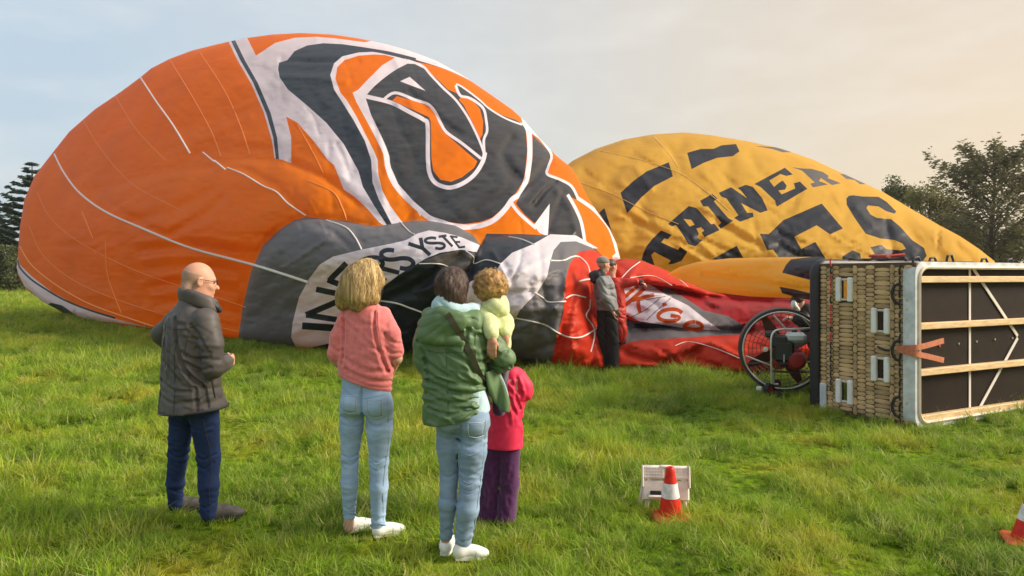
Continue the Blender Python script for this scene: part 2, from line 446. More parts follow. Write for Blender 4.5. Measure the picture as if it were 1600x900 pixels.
# ------------------------------------------------------------------ inflated cloth
def in_poly(q, poly):
    poly = np.asarray(poly, float); x, y = q[:, 0], q[:, 1]
    r = np.zeros(len(q), bool)
    lo = poly.min(0); hi = poly.max(0)
    sel = np.where((x >= lo[0]) & (x <= hi[0]) & (y >= lo[1]) & (y <= hi[1]))[0]
    if len(sel) == 0: return r
    xs, ys = x[sel], y[sel]; c = np.zeros(len(sel), bool)
    x1, y1 = poly[:, 0], poly[:, 1]; x2, y2 = np.roll(x1, -1), np.roll(y1, -1)
    for a, b, cc, d in zip(x1, y1, x2, y2):
        if b == d: continue
        k = ((b > ys) != (d > ys)) & (xs < (cc - a) * (ys - b) / (d - b) + a)
        c ^= k
    r[sel] = c
    return r
def poly_dist(q, poly, closed=True):
    poly = np.asarray(poly, float)
    a = poly if closed else poly[:-1]; b = np.roll(poly, -1, 0) if closed else poly[1:]
    best = np.full(len(q), 1e18)
    for p0, p1 in zip(a, b):
        d = p1 - p0; l = max((d * d).sum(), 1e-9)
        t = np.clip(((q - p0) @ d) / l, 0, 1)
        w = q - (p0 + t[:, None] * d)
        best = np.minimum(best, (w * w).sum(1))
    return np.sqrt(best)
def densify(poly, step, closed=True):
    poly = [np.array(p, float) for p in poly]; o = []
    n = len(poly)
    for i in range(n if closed else n - 1):
        a, b = poly[i], poly[(i + 1) % n]; k = max(1, int(np.hypot(*(b - a)) / step))
        for j in range(k): o.append(a + (b - a) * j / k)
    if not closed: o.append(poly[-1])
    return np.array(o)
def smooth_poly(poly, n=4):
    m = len(poly); p = [np.array(q, float) for q in poly]; o = []
    for i in range(m):
        p0, p1, p2, p3 = p[i - 1], p[i], p[(i + 1) % m], p[(i + 2) % m]
        for k in range(n):
            t = k / n
            o.append(0.5 * (2 * p1 + (p2 - p0) * t + (2 * p0 - 5 * p1 + 4 * p2 - p3) * t * t + (3 * p1 - p0 - 3 * p2 + p3) * t ** 3))
    return np.array(o)
def stroke(pts, w, n=5, w2=None):
    c = np.array(spline(pts, n)) if len(pts) > 2 else np.array(pts, float)
    d = np.gradient(c, axis=0); d /= np.maximum(np.linalg.norm(d, axis=1, keepdims=True), 1e-9)
    nn = np.stack([-d[:, 1], d[:, 0]], 1)
    ww = np.linspace(w, w2 if w2 else w, len(c))[:, None] / 2
    return np.concatenate([c + nn * ww, (c - nn * ww)[::-1]])

class Dome:
    """how full of air a piece of cloth is: a smooth swelling (membrane equation) inside an outline"""
    def __init__(s, poly, amp, cell=3.0, soft=5.0, power=0.5):
        s.poly = np.asarray(poly, float); s.amp = amp; s.soft = soft; s.power = power
        lo = s.poly.min(0) - 3 * cell; hi = s.poly.max(0) + 3 * cell
        s.lo = lo; s.cell = cell
        nx, ny = (np.ceil((hi - lo) / cell).astype(int) + 1)
        X, Y = np.meshgrid(lo[0] + np.arange(nx) * cell, lo[1] + np.arange(ny) * cell, indexing='ij')
        inside = in_poly(np.stack([X.ravel(), Y.ravel()], 1), s.poly).reshape(nx, ny)
        u = np.zeros((nx, ny)); ii, jj = np.indices((nx, ny)); red = ((ii + jj) % 2 == 0)
        om = 2 / (1 + math.sin(math.pi / max(20, min(nx, ny)))); K = 500
        for it in range(K):
            for colr in (red, ~red):
                nb = np.zeros_like(u); nb[1:-1, 1:-1] = (u[2:, 1:-1] + u[:-2, 1:-1] + u[1:-1, 2:] + u[1:-1, :-2] + 1) / 4
                k = colr & inside
                u[k] += om * (nb[k] - u[k])
        s.u = u / max(u.max(), 1e-9)
    def __call__(s, q):
        t = (q - s.lo) / s.cell; nx, ny = s.u.shape
        t = np.clip(t, 0, [nx - 1.001, ny - 1.001]); i = t.astype(int); f = t - i
        g = lambda a, b: s.u[i[:, 0] + a, i[:, 1] + b]
        u = (g(0, 0) * (1 - f[:, 0]) + g(1, 0) * f[:, 0]) * (1 - f[:, 1]) + (g(0, 1) * (1 - f[:, 0]) + g(1, 1) * f[:, 0]) * f[:, 1]
        near = u < 0.3
        if near.any() and s.soft > 0:
            dd = poly_dist(q[near], s.poly); ins = in_poly(q[near], s.poly)
            u[near] *= np.where(ins, np.minimum(dd / s.soft, 1), 0)
        return s.amp * np.maximum(u, 0) ** s.power

def to3d(q, d):
    return np.stack([(q[:, 0] - CX) / F * d, d, EYE - (q[:, 1] - HY) / F * d], 1)

class Cloth:
    """one inflated body of cloth; front(q) is the distance of its near side at bearing q"""
    def __init__(s, outline, base, domes, folds=(), wr=(0.05, 0.02)):
        s.outline = np.asarray(outline, float); s.base = base; s.domes = domes; s.folds = folds; s.wr = wr
    def swell(s, q):
        r = np.zeros(len(q))
        for d in s.domes: r += d(q) * (d.env(q) if hasattr(d, 'env') else 1.0)
        return r
    def front(s, q):
        q = np.asarray(q, float)
        d = s.base(q) - s.swell(q)
        for (pts, w, amp) in s.folds:
            pa = np.array(pts, float); lo = pa.min(0) - 3 * w; hi = pa.max(0) + 3 * w
            k = np.where((q[:, 0] > lo[0]) & (q[:, 0] < hi[0]) & (q[:, 1] > lo[1]) & (q[:, 1] < hi[1]))[0]
            if len(k): d[k] += amp * np.exp(-(poly_dist(q[k], pts, False) / w) ** 2)
        edge = np.clip(poly_dist(q, s.outline) / 25, 0, 1)
        d += edge * s.wr[0] * fbm(q[:, 0] / 38, q[:, 1] / 22, 1.0, 3) * 2
        d += edge * s.wr[1] * fbm(q[:, 0] / 13 + q[:, 1] / 30, q[:, 1] / 5.5, 2.0, 2) * 2
        return d
    def point(s, px, py, off=0.0):
        q = np.array([[px, py]], float); return Vector(to3d(q, s.front(q) - off)[0])
    def points(s, q, off=0.0):
        q = np.asarray(q, float); return to3d(q, s.front(q) - off)
    def build(s, parent, layers, base_name, base_mat, step, back_mat, back_name='envelope_back', keep=None):
        out = densify(s.outline, 4.0)
        V = [out]; E = [(i, (i + 1) % len(out)) for i in range(len(out))]; n = len(out)
        d = np.roll(out, -1, 0) - np.roll(out, 1, 0); nn = np.stack([-d[:, 1], d[:, 0]], 1); nn /= np.maximum(np.linalg.norm(nn, axis=1, keepdims=True), 1e-9)
        if not in_poly(out[:1] + nn[:1] * 2, s.outline)[0]: nn = -nn
        for k in (0.8, 2.2, 4.5):
            q = out + nn * k; ok = in_poly(q, s.outline) & (poly_dist(q, s.outline) > 0.6 * k); V.append(q[ok]); n += ok.sum()
        lo = s.outline.min(0); hi = s.outline.max(0)
        X, Y = np.meshgrid(np.arange(lo[0], hi[0], step), np.arange(lo[1], hi[1], step)); X = X + (np.arange(X.shape[0]) % 2)[:, None] * step / 2
        q = np.stack([X.ravel(), Y.ravel()], 1); q = q + rng.uniform(-.15, .15, q.shape) * step
        q = q[in_poly(q, s.outline)]; q = q[poly_dist(q, s.outline) > 6]
        V.append(q); n += len(q)
        LP = []
        for (nm, mt, pl) in layers:
            pd = densify(pl, 5.0); V.append(pd); E += [(n + i, n + (i + 1) % len(pd)) for i in range(len(pd))]; n += len(pd); LP.append(np.asarray(pl, float))
        allv = np.concatenate(V)
        r = delaunay_2d_cdt([Vector(p) for p in allv.tolist()], E, [], 0, 1e-3, False)
        v2 = np.array([tuple(p) for p in r[0]]); tri = np.array([f for f in r[2] if len(f) == 3], int)
        cen = v2[tri].mean(1)
        ok = in_poly(cen, s.outline); tri = tri[ok]; cen = cen[ok]
        cls = np.full(len(tri), -1)
        for k, pl in enumerate(LP): cls[in_poly(cen, pl)] = k
        used = np.unique(tri); m2 = np.full(len(v2), -1); m2[used] = np.arange(len(used)); v2 = v2[used]; tri = m2[tri]
        P3 = s.points(v2)
        h = 1.2
        px = s.points(v2 + [h, 0]) - s.points(v2 - [h, 0]); py = s.points(v2 + [0, h]) - s.points(v2 - [0, h])
        N = np.cross(px, py); N /= np.maximum(np.linalg.norm(N, axis=1, keepdims=True), 1e-9)
        view = P3 - np.array([0, 0, EYE]); flip = (N * view).sum(1) > 0; N[flip] *= -1
        gnd = gz(P3[:, 0], P3[:, 1]) + 0.01; P3[:, 2] = np.maximum(P3[:, 2], gnd)
        # consistent winding towards the viewer
        a = P3[tri]; fn = np.cross(a[:, 1] - a[:, 0], a[:, 2] - a[:, 0]); bad = (fn * (a[:, 0] - np.array([0, 0, EYE]))).sum(1) > 0
        tri[bad] = tri[bad][:, ::-1]
        def emit(name, mt, sel):
            if sel.sum() == 0: return None
            t3 = tri[sel]; us = np.unique(t3); mp = np.full(len(v2), -1); mp[us] = np.arange(len(us))
            me = mesh(name, P3[us], mp[t3]); me.polygons.foreach_set('use_smooth', np.ones(len(t3), bool))
            me.normals_split_custom_set_from_vertices([tuple(x) for x in N[us]])
            o = link(name, me, mt, parent, smooth=False)
            return o
        groups = {}
        emit(base_name, base_mat, cls == -1)
        for k, (nm, mt, pl) in enumerate(layers): groups.setdefault((nm, id(mt)), (mt, []))[1].append(k)
        for (nm, _), (mt, ks) in groups.items(): emit(nm.split('#')[0], mt, np.isin(cls, ks))
        # far side
        ob = densify(s.outline, 10.0); X, Y = np.meshgrid(np.arange(lo[0], hi[0], 16), np.arange(lo[1], hi[1], 16)); q = np.stack([X.ravel(), Y.ravel()], 1)
        q = q[in_poly(q, s.outline)]; q = q[poly_dist(q, s.outline) > 9]
        vv = np.concatenate([ob, q]); ee = [(i, (i + 1) % len(ob)) for i in range(len(ob))]
        r = delaunay_2d_cdt([Vector(p) for p in vv.tolist()], ee, [], 0, 1e-3, False)
        v2b = np.array([tuple(p) for p in r[0]]); tb = np.array([f for f in r[2] if len(f) == 3], int); tb = tb[in_poly(v2b[tb].mean(1), s.outline)]
        sw = s.swell(v2b)
        Pb = to3d(v2b, s.base(v2b) + np.maximum(sw, 0.0)); Pb[:, 2] = np.maximum(Pb[:, 2], gz(Pb[:, 0], Pb[:, 1]) + 0.005)
        link(back_name, mesh(back_name, Pb, tb), back_mat, parent)
    def tape(s, parent, pts, w_px, mt, name='load_tape'):
        c = np.array(spline(pts, 8)); Q = s.points(c, 0.012)
        dm = np.median(Q[:, 1]); MB().tube(Q, w_px / 2 / F * dm, 6).build(name, mt, parent, True)

def interp(xs, ys):
    xs = np.array(xs, float); ys = np.array(ys, float)
    g = np.linspace(xs[0], xs[-1], 400); v = np.interp(g, xs, ys); k = np.ones(31) / 31
    v = np.convolve(np.pad(v, 15, 'edge'), k, 'valid')
    return lambda x: np.interp(x, g, v)

def Z(ox, oy, pts, s=4.0):
    return [(ox + x / s, oy + y / s) for x, y in pts]

# ---- glyphs drawn as strokes in a unit box, warped onto the cloth
GL = {
    'I': [[(.5, 0), (.5, 1)]],
    'N': [[(.1, 0), (.1, 1)], [(.1, 1), (.9, 0)], [(.9, 0), (.9, 1)]],
    'E': [[(.12, 0), (.12, 1)], [(.1, .95), (.95, .95)], [(.1, .5), (.8, .5)], [(.1, .05), (.95, .05)]],
    'R': [[(.12, 0), (.12, 1)], [(.1, .95), (.6, .95), (.85, .85), (.88, .72), (.8, .57), (.6, .5), (.1, .5)], [(.5, .5), (.92, 0)]],
    'S': [[(.9, .82), (.72, .95), (.4, .97), (.15, .85), (.13, .68), (.35, .55), (.68, .45), (.88, .3), (.82, .12), (.55, .02), (.25, .05), (.08, .2)]],
    'Y': [[(.05, 1), (.5, .48)], [(.95, 1), (.5, .48)], [(.5, .5), (.5, 0)]],
    'T': [[(.5, 0), (.5, .95)], [(.02, .94), (.98, .94)]],
    'K': [[(.12, 0), (.12, 1)], [(.15, .42), (.9, 1)], [(.35, .58), (.95, 0)]],
    'G': [[(.9, .8), (.65, .96), (.35, .94), (.12, .72), (.1, .35), (.3, .06), (.62, .03), (.88, .2), (.9, .46), (.55, .46)]],
    'O': [[(.5, .97), (.15, .8), (.08, .5), (.15, .2), (.5, .03), (.85, .2), (.92, .5), (.85, .8), (.5, .97)]],
    '-': [[(.1, .75), (.5, .75)]],
}
def glyph(ch, BL, BR, TR, TL, w):
    BL, BR, TR, TL = [np.array(p, float) for p in (BL, BR, TR, TL)]
    res = []
    for s in GL[ch]:
        c = np.array(spline(s, 6)) if len(s) > 2 else np.array([s[0], ((s[0][0] + s[1][0]) / 2, (s[0][1] + s[1][1]) / 2), s[1]])
        u = c[:, :1]; v = c[:, 1:]
        q = (BL * (1 - u) + BR * u) * (1 - v) + (TL * (1 - u) + TR * u) * v
        res.append(stroke([tuple(p) for p in q], w, 2))
    return res

def tension(outline, n, angle, amp, seed, wmin=3.0, wmax=6.0, lmin=35, lmax=130):
    r = random.Random(seed); o = np.array(outline); lo = o.min(0); hi = o.max(0); res = []
    while len(res) < n:
        x, y = r.uniform(lo[0], hi[0]), r.uniform(lo[1], hi[1])
        if not in_poly(np.array([[x, y]]), o)[0]: continue
        a = angle(x, y) + r.gauss(0, .16); l = r.uniform(lmin, lmax); b = r.gauss(0, .18)
        pts = [(x + math.cos(a + b * t) * l * (t - .5), y + math.sin(a + b * t) * l * (t - .5)) for t in (0, .33, .66, 1)]
        w = r.uniform(wmin, wmax); res.append((pts, w, amp * r.uniform(.4, 1.2) * (1 if r.random() < .6 else -1) * w / wmax))
    return res
# ================================================================== orange balloon
def orange_balloon():
    root = empty('hot_air_balloon', (0, 17, float(gz(0, 17))), 'huge half inflated orange balloon with black and white emblem lying on the grass', 'hot air balloon')
    holder = root
    class Off:                                     # children are modelled in place: undo the empty's offset
        pass
    top = [(26, 418), (28, 395), (31, 355), (38, 312), (54, 275), (78, 244), (108, 206), (148, 171), (188, 144), (219, 121), (236, 107), (265, 92), (300, 79), (340, 69), (380, 60), (425, 54), (470, 51.5), (520, 54), (560, 60), (600, 68), (640, 79), (680, 94), (720, 116), (760, 143), (800, 171), (820, 189), (842, 215), (870, 244), (893, 262), (906, 285), (919, 310), (936, 335), (952, 357), (963, 380), (969, 404)]
    bot = [(958, 410), (950, 430), (948, 480), (948, 560), (946, 577), (905, 577), (870, 573), (830, 566), (800, 562), (720, 558), (640, 556), (560, 550), (480, 547), (430, 541), (375, 533), (300, 522), (240, 516), (180, 507), (140, 499), (100, 489), (66, 471), (42, 452), (30, 435)]
    outline = np.array(top + bot, float)
    dg = interp([20, 100, 160, 240, 375, 480, 640, 870, 970], [24.5, 22.5, 20.5, 18.6, 16.3, 14.7, 13.5, 12.0, 11.5])
    yb = interp([20, 42, 66, 100, 180, 240, 375, 480, 640, 800, 870, 970], [430, 452, 471, 489, 507, 516, 533, 547, 556, 562, 573, 578])
    base = lambda q: dg(q[:, 0]) + 0.0175 * np.maximum(yb(q[:, 0]) - q[:, 1], 0)
    main = Dome(outline, 4.3, 3.0, 5.0)
    main.env = lambda q: 0.42 + 0.58 * sstep((yb(q[:, 0]) - q[:, 1]) / 190)
    L1 = [(372, 533), (379, 480), (392, 425), (410, 385), (435, 360), (460, 344), (480, 339.5), (535, 345), (585, 354), (612, 350), (647, 344.5), (672, 345), (710, 352), (738, 366), (751, 383), (744, 402), (715, 440), (690, 490), (680, 556), (560, 550), (480, 547), (430, 541)]
    L2 = [(751, 383), (765, 371), (785, 366.5), (812, 365.5), (850, 367.5), (870, 368), (898, 372), (922, 382), (938, 396), (947, 412), (948, 560), (946, 577), (870, 573), (800, 562), (700, 558), (690, 500), (712, 450), (738, 410)]
    L3 = [(150, 290), (200, 272), (280, 258), (330, 250), (400, 248), (455, 254), (500, 272), (545, 305), (607, 349), (585, 354), (535, 345), (480, 340), (460, 345), (430, 362), (405, 395), (330, 390), (240, 360), (180, 325)]
    LA = L1[:14] + [(765, 371), (785, 366.5), (812, 365.5), (850, 367.5), (870, 368), (898, 372), (922, 382), (938, 396), (947, 412), (948, 560), (946, 577), (905, 577), (870, 573), (830, 566), (800, 562), (720, 558), (640, 556), (560, 550), (480, 547), (430, 541)]
    d1 = Dome(LA, 0.85, 2.0, 4.0); d2 = Dome(L2, 0.40, 2.0, 6.0, 0.8); d3 = Dome(L3, 0.42, 2.0, 9.0, 0.6)
    folds = [([(150, 297), (200, 283), (270, 268), (330, 262)], 7, 0.16), ([(205, 345), (270, 330), (330, 300)], 10, 0.16), ([(275, 360), (320, 335), (345, 312)], 8, 0.14),
             ([(265, 92), (240, 150), (232, 200)], 10, 0.10), ([(219, 121), (200, 180), (150, 230)], 14, 0.12), ([(455, 255), (520, 285), (560, 320)], 7, 0.12),
             ([(860, 250), (835, 280), (812, 305)], 7, 0.25), ([(868, 285), (850, 300), (835, 320)], 5, 0.2), ([(800, 218), (785, 240), (795, 262), (812, 280)], 8, 0.22),
             ([(440, 95), (500, 97), (560, 96)], 4, 0.10), ([(640, 145), (690, 190), (720, 212)], 6, 0.14), ([(436, 118), (500, 122), (540, 128)], 5, -0.08),
             ([(600, 470), (660, 440), (720, 400)], 8, 0.12), ([(905, 395), (902, 440), (885, 490), (870, 570)], 8, 0.14), ([(927, 400), (930, 450), (922, 500), (926, 570)], 7, 0.16), ([(890, 410), (884, 450)], 4, -0.08),
             ([(853, 455), (850, 500), (845, 540)], 12, 0.12), ([(751, 382), (744, 400), (738, 425)], 6, 0.14), ([(690, 412), (715, 404), (742, 410)], 6, 0.05), ([(600, 452), (640, 432), (690, 402), (740, 396)], 5, 0.03),
             ([(640, 545), (665, 500), (700, 460), (730, 430)], 10, 0.12), ([(700, 550), (715, 500), (735, 450)], 8, -0.10), ([(400, 440), (420, 400), (470, 360), (540, 358)], 12, -0.06), ([(395, 500), (430, 470), (470, 440)], 10, 0.05), ([(480, 344), (520, 362), (550, 388)], 5, 0.05),
             ([(340, 255), (380, 262), (430, 288), (478, 335)], 6, 0.07), ([(420, 150), (330, 185), (250, 205)], 22, 0.12), ([(360, 90), (300, 130), (255, 190)], 16, -0.08), ([(428, 235), (360, 230), (300, 242)], 10, 0.08), ([(100, 210), (85, 280), (95, 340), (130, 420)], 20, 0.12), ([(160, 170), (140, 250), (160, 330), (200, 440)], 24, 0.10), ([(60, 300), (70, 370), (110, 440)], 14, 0.08),
             ([(590, 350), (600, 300), (585, 240), (540, 170)], 12, -0.08), ([(640, 340), (622, 280), (590, 200)], 8, 0.06), ([(660, 190), (650, 250), (640, 300)], 10, 0.08), ([(610, 170), (640, 240), (690, 320)], 14, 0.10), ([(700, 340), (760, 315), (810, 260)], 16, -0.10), ([(745, 330), (790, 300), (815, 250)], 9, 0.10), ([(880, 300), (870, 330), (858, 360)], 5, 0.12), ([(868, 295), (890, 320), (900, 360)], 6, -0.1), ([(905, 320), (930, 360), (950, 395)], 7, 0.1)]
    for k in range(9):
        y = 372 + k * 14; folds.append(([(215 + 4 * k, y + 6), (270, y + 1), (330, y - 2 + k * 2), (368, y + 4 + 2 * k)], 4.5, 0.055 * (1 if k % 2 else -1)))
    def dirf(x, y):
        if x < 430: return math.atan2(y - 430, x - 10) * .75 - .05
        if y < 345: return -1.9 if x < 700 else -2.5
        return -.35
    folds += tension(outline, 120, dirf, .055, 4) + tension(L2, 26, lambda x, y: 1.45, .07, 6, 3, 6, 40, 120)
    cl = Cloth(outline, base, [main, d1, d2, d3], folds, (0.035, 0.010))
    Mo, Mw, Mk, Mc, Mg, Mr = M['orange'], M['white_cloth'], M['black_cloth'], M['charcoal'], M['grey_cloth'], M['red_cloth']
    Ls = []
    A = lambda nm, mt, pl: Ls.append((nm, mt, pl))
    # white field with the wedge cut out, black field, emblem
    A('white_band', Mw, [(357, 60), (358, 67), (370, 92), (392, 130), (412, 175), (425, 220), (429, 247), (442, 250), (455, 255), (455, 215), (447, 182), (465, 192), (490, 220), (512, 250), (522, 258), (537, 296), (555, 308), (575, 327), (592, 347), (606, 356), (640, 352), (700, 300), (820, 200), (860, 230), (860, 200), (760, 120), (700, 80), (600, 60), (570, 66), (525, 60), (495, 57.5), (460, 59), (430, 67), (400, 87), (384, 55)])
    A('stripe', Mk, [(361, 64), (376, 95), (396, 130), (416, 177), (427, 215), (431, 248), (436, 249), (433, 215), (423, 177), (403, 130), (383, 95), (367, 62)])
    A('black_panel', Mk, [(606, 354), (585, 322), (567, 292), (560, 267), (537, 225), (510, 192), (480, 165), (450, 140), (437, 121), (434.5, 108), (436, 98), (449, 94), (460, 80), (480, 71), (505, 67.5), (535, 69), (570, 74), (607, 80), (640, 88), (680, 99), (715, 113), (745, 130), (740, 134), (700, 112), (632, 92), (617, 88), (595, 83), (582, 81), (560, 82), (535, 88), (522, 99), (516, 117), (522, 140), (535, 160), (552, 187), (570, 220), (580, 250), (582, 285), (592, 312), (612, 350)])
    A('orange_ring', M['orange'], [(617, 90), (602, 86), (585, 85), (560, 87), (538, 94), (527, 105), (524, 123), (532, 145), (542, 157), (557, 182), (572, 212), (584, 235), (590, 250), (591, 272), (597, 297), (610, 322), (627, 345), (640, 356), (664, 350), (650, 327), (630, 310), (612, 287), (602, 262), (599, 240), (580, 202), (557, 160), (551, 145), (560, 140), (572, 127), (597, 102)])
    A('charcoal_panel', Mc, [(569, 146), (585, 130), (610, 111), (632, 99), (648, 100), (700, 125), (760, 155), (821, 197), (824, 235), (820, 272), (816, 286), (806, 302), (795, 314), (788, 324), (769, 340), (750, 347), (725, 350), (700, 347), (681, 342), (662, 330), (642, 310), (622, 287), (611, 262), (607, 245), (595, 212), (580, 180)])
    A('orange_crescent', M['orange'], [(652, 97), (672, 101), (710, 112), (735, 123), (757, 137), (774, 150), (800, 168), (813, 181), (817, 193), (805, 187), (790, 182), (770, 173), (762, 165), (746, 153), (722, 136), (714, 132), (717, 147), (700, 140), (685, 125), (664, 106)])
    A('orange_crescent', M['orange'], [(720, 151), (731, 152), (741, 160), (750, 170), (755, 190), (754, 210), (750, 217), (744, 203), (735, 185), (725, 165), (717, 156)])
    A('orange_drop', M['orange'], [(613, 157), (620, 150), (645, 157), (665, 164), (675, 171), (683, 185), (692, 205), (710, 221), (746, 252), (741, 262), (722, 277), (705, 284), (688, 281), (677, 267), (674, 247), (673, 190), (670, 183), (642, 170)])
    W = lambda p, w: A('white_outline', Mw, stroke(p, w))
    W([(560, 144), (570, 150), (610, 160), (640, 175), (662, 187), (668, 195), (668.5, 240), (670, 265), (676, 281), (688, 290), (705, 293), (725, 285.5), (742, 272), (754, 253), (758, 238)], 6.5)
    W([(598, 157), (617, 145), (647, 155.5), (668, 162.5), (680, 175), (689, 193), (698, 207), (722, 224), (752, 248)], 4.5)
    W([(636, 94), (660, 103), (673, 117), (692, 137), (712, 156), (728, 178), (740, 200), (750, 222), (756, 240), (754, 252)], 3.6)
    W([(712, 133), (719, 149), (732, 152.5), (745, 160), (756, 171), (760, 190), (761, 205), (756, 219), (757, 240)], 4.0)
    W([(713, 131), (724, 137), (748, 155), (765, 170), (790, 185), (816, 195)], 2.6)
    W([(650, 92), (700, 108), (750, 133), (800, 168), (830, 197)], 3.0)
    A('white_outline', Mw, [(625, 127), (640, 120), (665, 142)])
    W([(569, 146), (585, 129), (612, 108), (636, 95)], 8.5)
    W([(560, 150), (583, 195), (603, 240), (606, 262), (617, 288), (637, 311), (657, 329), (672, 341), (690, 347), (705, 352), (728, 355), (752, 352), (773, 343), (790, 326), (800, 312), (812, 303), (821, 285), (826, 262), (828, 235), (826, 205), (818, 190)], 8.0)
    A('charcoal_panel', Mc, [(832, 210), (843, 221), (857, 235), (861, 246), (857, 260), (855, 272), (875, 282), (892, 290), (902, 305), (903, 313), (887, 306), (900, 327), (907, 350), (912, 380), (855, 374), (859, 318), (837, 350), (820, 336), (806, 318), (814, 303), (827, 283), (832, 247)])
    W([(797, 314), (811, 333), (838, 357)], 5.0)
    A('white_outline', Mw, [(834, 352), (859, 318), (856, 369), (843, 364)])
    W([(838, 208), (852, 226), (862, 243), (857, 260), (855, 272), (874, 280), (893, 291), (904, 312)], 4.0)
    W([(887, 304), (900, 327), (909, 350), (915, 385)], 5.0)
    W([(822, 188), (845, 214), (872, 243)], 3.0)
    W([(902, 309), (925, 325), (940, 340), (953, 358), (961, 380), (967, 404)], 5.5)
    A('white_outline', Mw, [(957, 400), (966, 392), (972, 412), (958, 412)])
    # crown end of the envelope, low on the left
    low = [(27, 396), (29, 412), (50, 432), (82, 457), (125, 480), (175, 497), (238, 513), (240, 530), (20, 530), (15, 396)]
    A('white_hem', Mw, low)
    A('hem_stripe', Mk, stroke([(28, 406), (31, 418), (48, 436), (73, 453), (101, 469), (138, 484), (180, 497)], 2.8))
    A('red_hem', Mr, [(27, 425), (38, 447), (55, 461), (52, 474), (20, 450)])
    A('black_panel#2', Mk, [(72, 477), (80, 473), (97, 477), (122, 495), (142, 503), (110, 505), (80, 489)])
    A('red_hem#2', Mr, [(140, 501), (180, 504), (240, 513), (240, 524), (180, 515)])
    # lower folds
    A('grey_panel', Mg, L1)
    A('navy_panel', Mk, [(462, 560), (740, 560), (760, 470), (800, 400), (870, 368), (760, 365), (752, 383), (744, 394), (720, 390), (687, 395), (665, 404), (647, 415), (622, 430), (600, 448), (590, 500), (530, 545), (482, 546)])
    A('painted_sheen', M['sheen_grey'], [(690, 397), (720, 391), (742, 396), (742, 412), (728, 428), (705, 430), (682, 414), (660, 408)])  # sheen on the navy cloth, painted in as a lighter patch
    A('navy_panel', Mk, L2)
    A('white_banner', Mw, [(455, 527), (457, 505), (467, 465), (482, 437), (500, 413), (520, 401), (565, 390), (610, 381), (635, 375), (652, 365), (670, 360), (697, 364), (722, 371), (750, 383), (745, 394), (720, 390), (687, 395), (665, 404), (647, 415), (622, 430), (600, 447), (570, 505), (530, 540), (482, 546), (462, 542)])
    A('banner_edge', Mk, [(482, 544), (512, 537), (540, 535), (540, 548), (482, 548)])
    letters = [('I', (545, 520), (542, 508), (473, 500), (471, 518), 11), ('N', (536, 506), (547, 458), (496, 447), (476, 497), 9), ('E', (564, 462), (596, 440), (540, 408), (508, 441), 9),
               ('R', (600, 441), (626, 425), (588, 396), (553, 410), 7), ('S', (632, 425), (655, 410), (610, 386), (586, 398), 7), ('Y', (662, 405), (682, 392), (658, 371), (637, 381), 6),
               ('S', (684, 391), (700, 385), (680, 369), (657, 375), 4.5), ('T', (702, 387), (712, 383), (697, 367), (684, 369), 4), ('E', (717, 388), (728, 386), (715, 370), (702, 368), 3.2)]
    for k, (ch, a, b, c, d, w) in enumerate(letters):
        for pl in glyph(ch, a, b, c, d, w): A('letter#%d' % k, Mk, pl)
    A('white_panel', Mw, [(860, 366), (900, 368), (935, 388), (925, 388), (900, 378), (876, 378), (865, 391), (860, 408), (855, 432), (840, 456), (812, 485), (800, 510), (798, 540), (760, 556), (728, 500), (725, 455), (735, 440), (777, 420), (783, 411), (800, 395), (832, 382)])
    A('grey_panel', Mg, [(876, 378), (900, 377), (925, 387), (938, 398), (905, 396), (892, 410), (884, 440), (880, 480), (872, 520), (862, 580), (795, 575), (797, 530), (800, 510), (812, 485), (840, 456), (855, 432), (860, 408), (865, 391)])
    A('red_panel', Mr, [(905, 393), (925, 390), (938, 396), (960, 420), (960, 590), (870, 590), (858, 585), (868, 535), (880, 490), (883, 440), (890, 412)])
    cl.build(root, Ls, 'orange_fabric', Mo, 4.0, Mo)
    rp = M['rope']
    for pts, w in (([(85, 241), (100, 270), (125, 302), (165, 331), (225, 358), (300, 388), (400, 415), (482, 441)], 3.4), ([(220, 122), (245, 160), (270, 195), (297, 240)], 2.8), ([(317, 238), (335, 253)], 2.2), ([(335, 251), (352, 265)], 2.6), ([(355, 262), (380, 272), (410, 290), (432, 300), (450, 318), (478, 337)], 2.4),
                   ([(510, 344), (540, 355), (555, 371), (565, 390)], 2.4), ([(625, 346), (640, 362), (648, 366)], 1.6), ([(595, 470), (620, 474), (640, 481), (662, 489)], 2.8), ([(655, 412), (690, 413), (712, 424)], 2.0), ([(728, 392), (740, 402), (741, 412), (760, 406), (782, 412)], 2.0), ([(795, 370), (815, 374), (836, 383)], 2.2),
                   ([(860, 407), (880, 407), (895, 401), (906, 402), (918, 414), (922, 428)], 2.4), ([(835, 457), (848, 465), (858, 472), (884, 471)], 2.4), ([(884, 466), (896, 461), (915, 465)], 2.4), ([(806, 497), (850, 507), (870, 519), (890, 527), (910, 526), (935, 512)], 2.4), ([(922, 468), (921, 482), (916, 494), (927, 510), (929, 525), (923, 550)], 2.4), ([(905, 440), (915, 437), (930, 436)], 2.8)):
        cl.tape(root, pts, w, rp)
    for pts, w in (([(31, 385), (50, 415), (90, 447), (140, 475), (200, 497), (240, 510)], 2.0), ([(480, 282), (520, 300), (535, 325), (542, 345)], 1.5), ([(128, 330), (140, 360), (145, 372)], 1.4), ([(165, 375), (168, 430), (190, 490)], 1.2), ([(58, 300), (80, 342), (130, 382), (220, 426), (330, 462), (384, 480)], .8), ([(130, 188), (160, 236), (210, 290), (290, 332)], .8), ([(180, 150), (215, 205), (258, 250)], .8), ([(265, 93), (300, 150), (330, 205), (345, 244)], .8), ([(310, 79), (350, 140), (375, 195), (390, 240)], .8), ([(45, 352), (70, 402), (130, 446), (240, 487), (372, 518)], .8), ([(465, 195), (490, 240), (505, 270)], .8)):
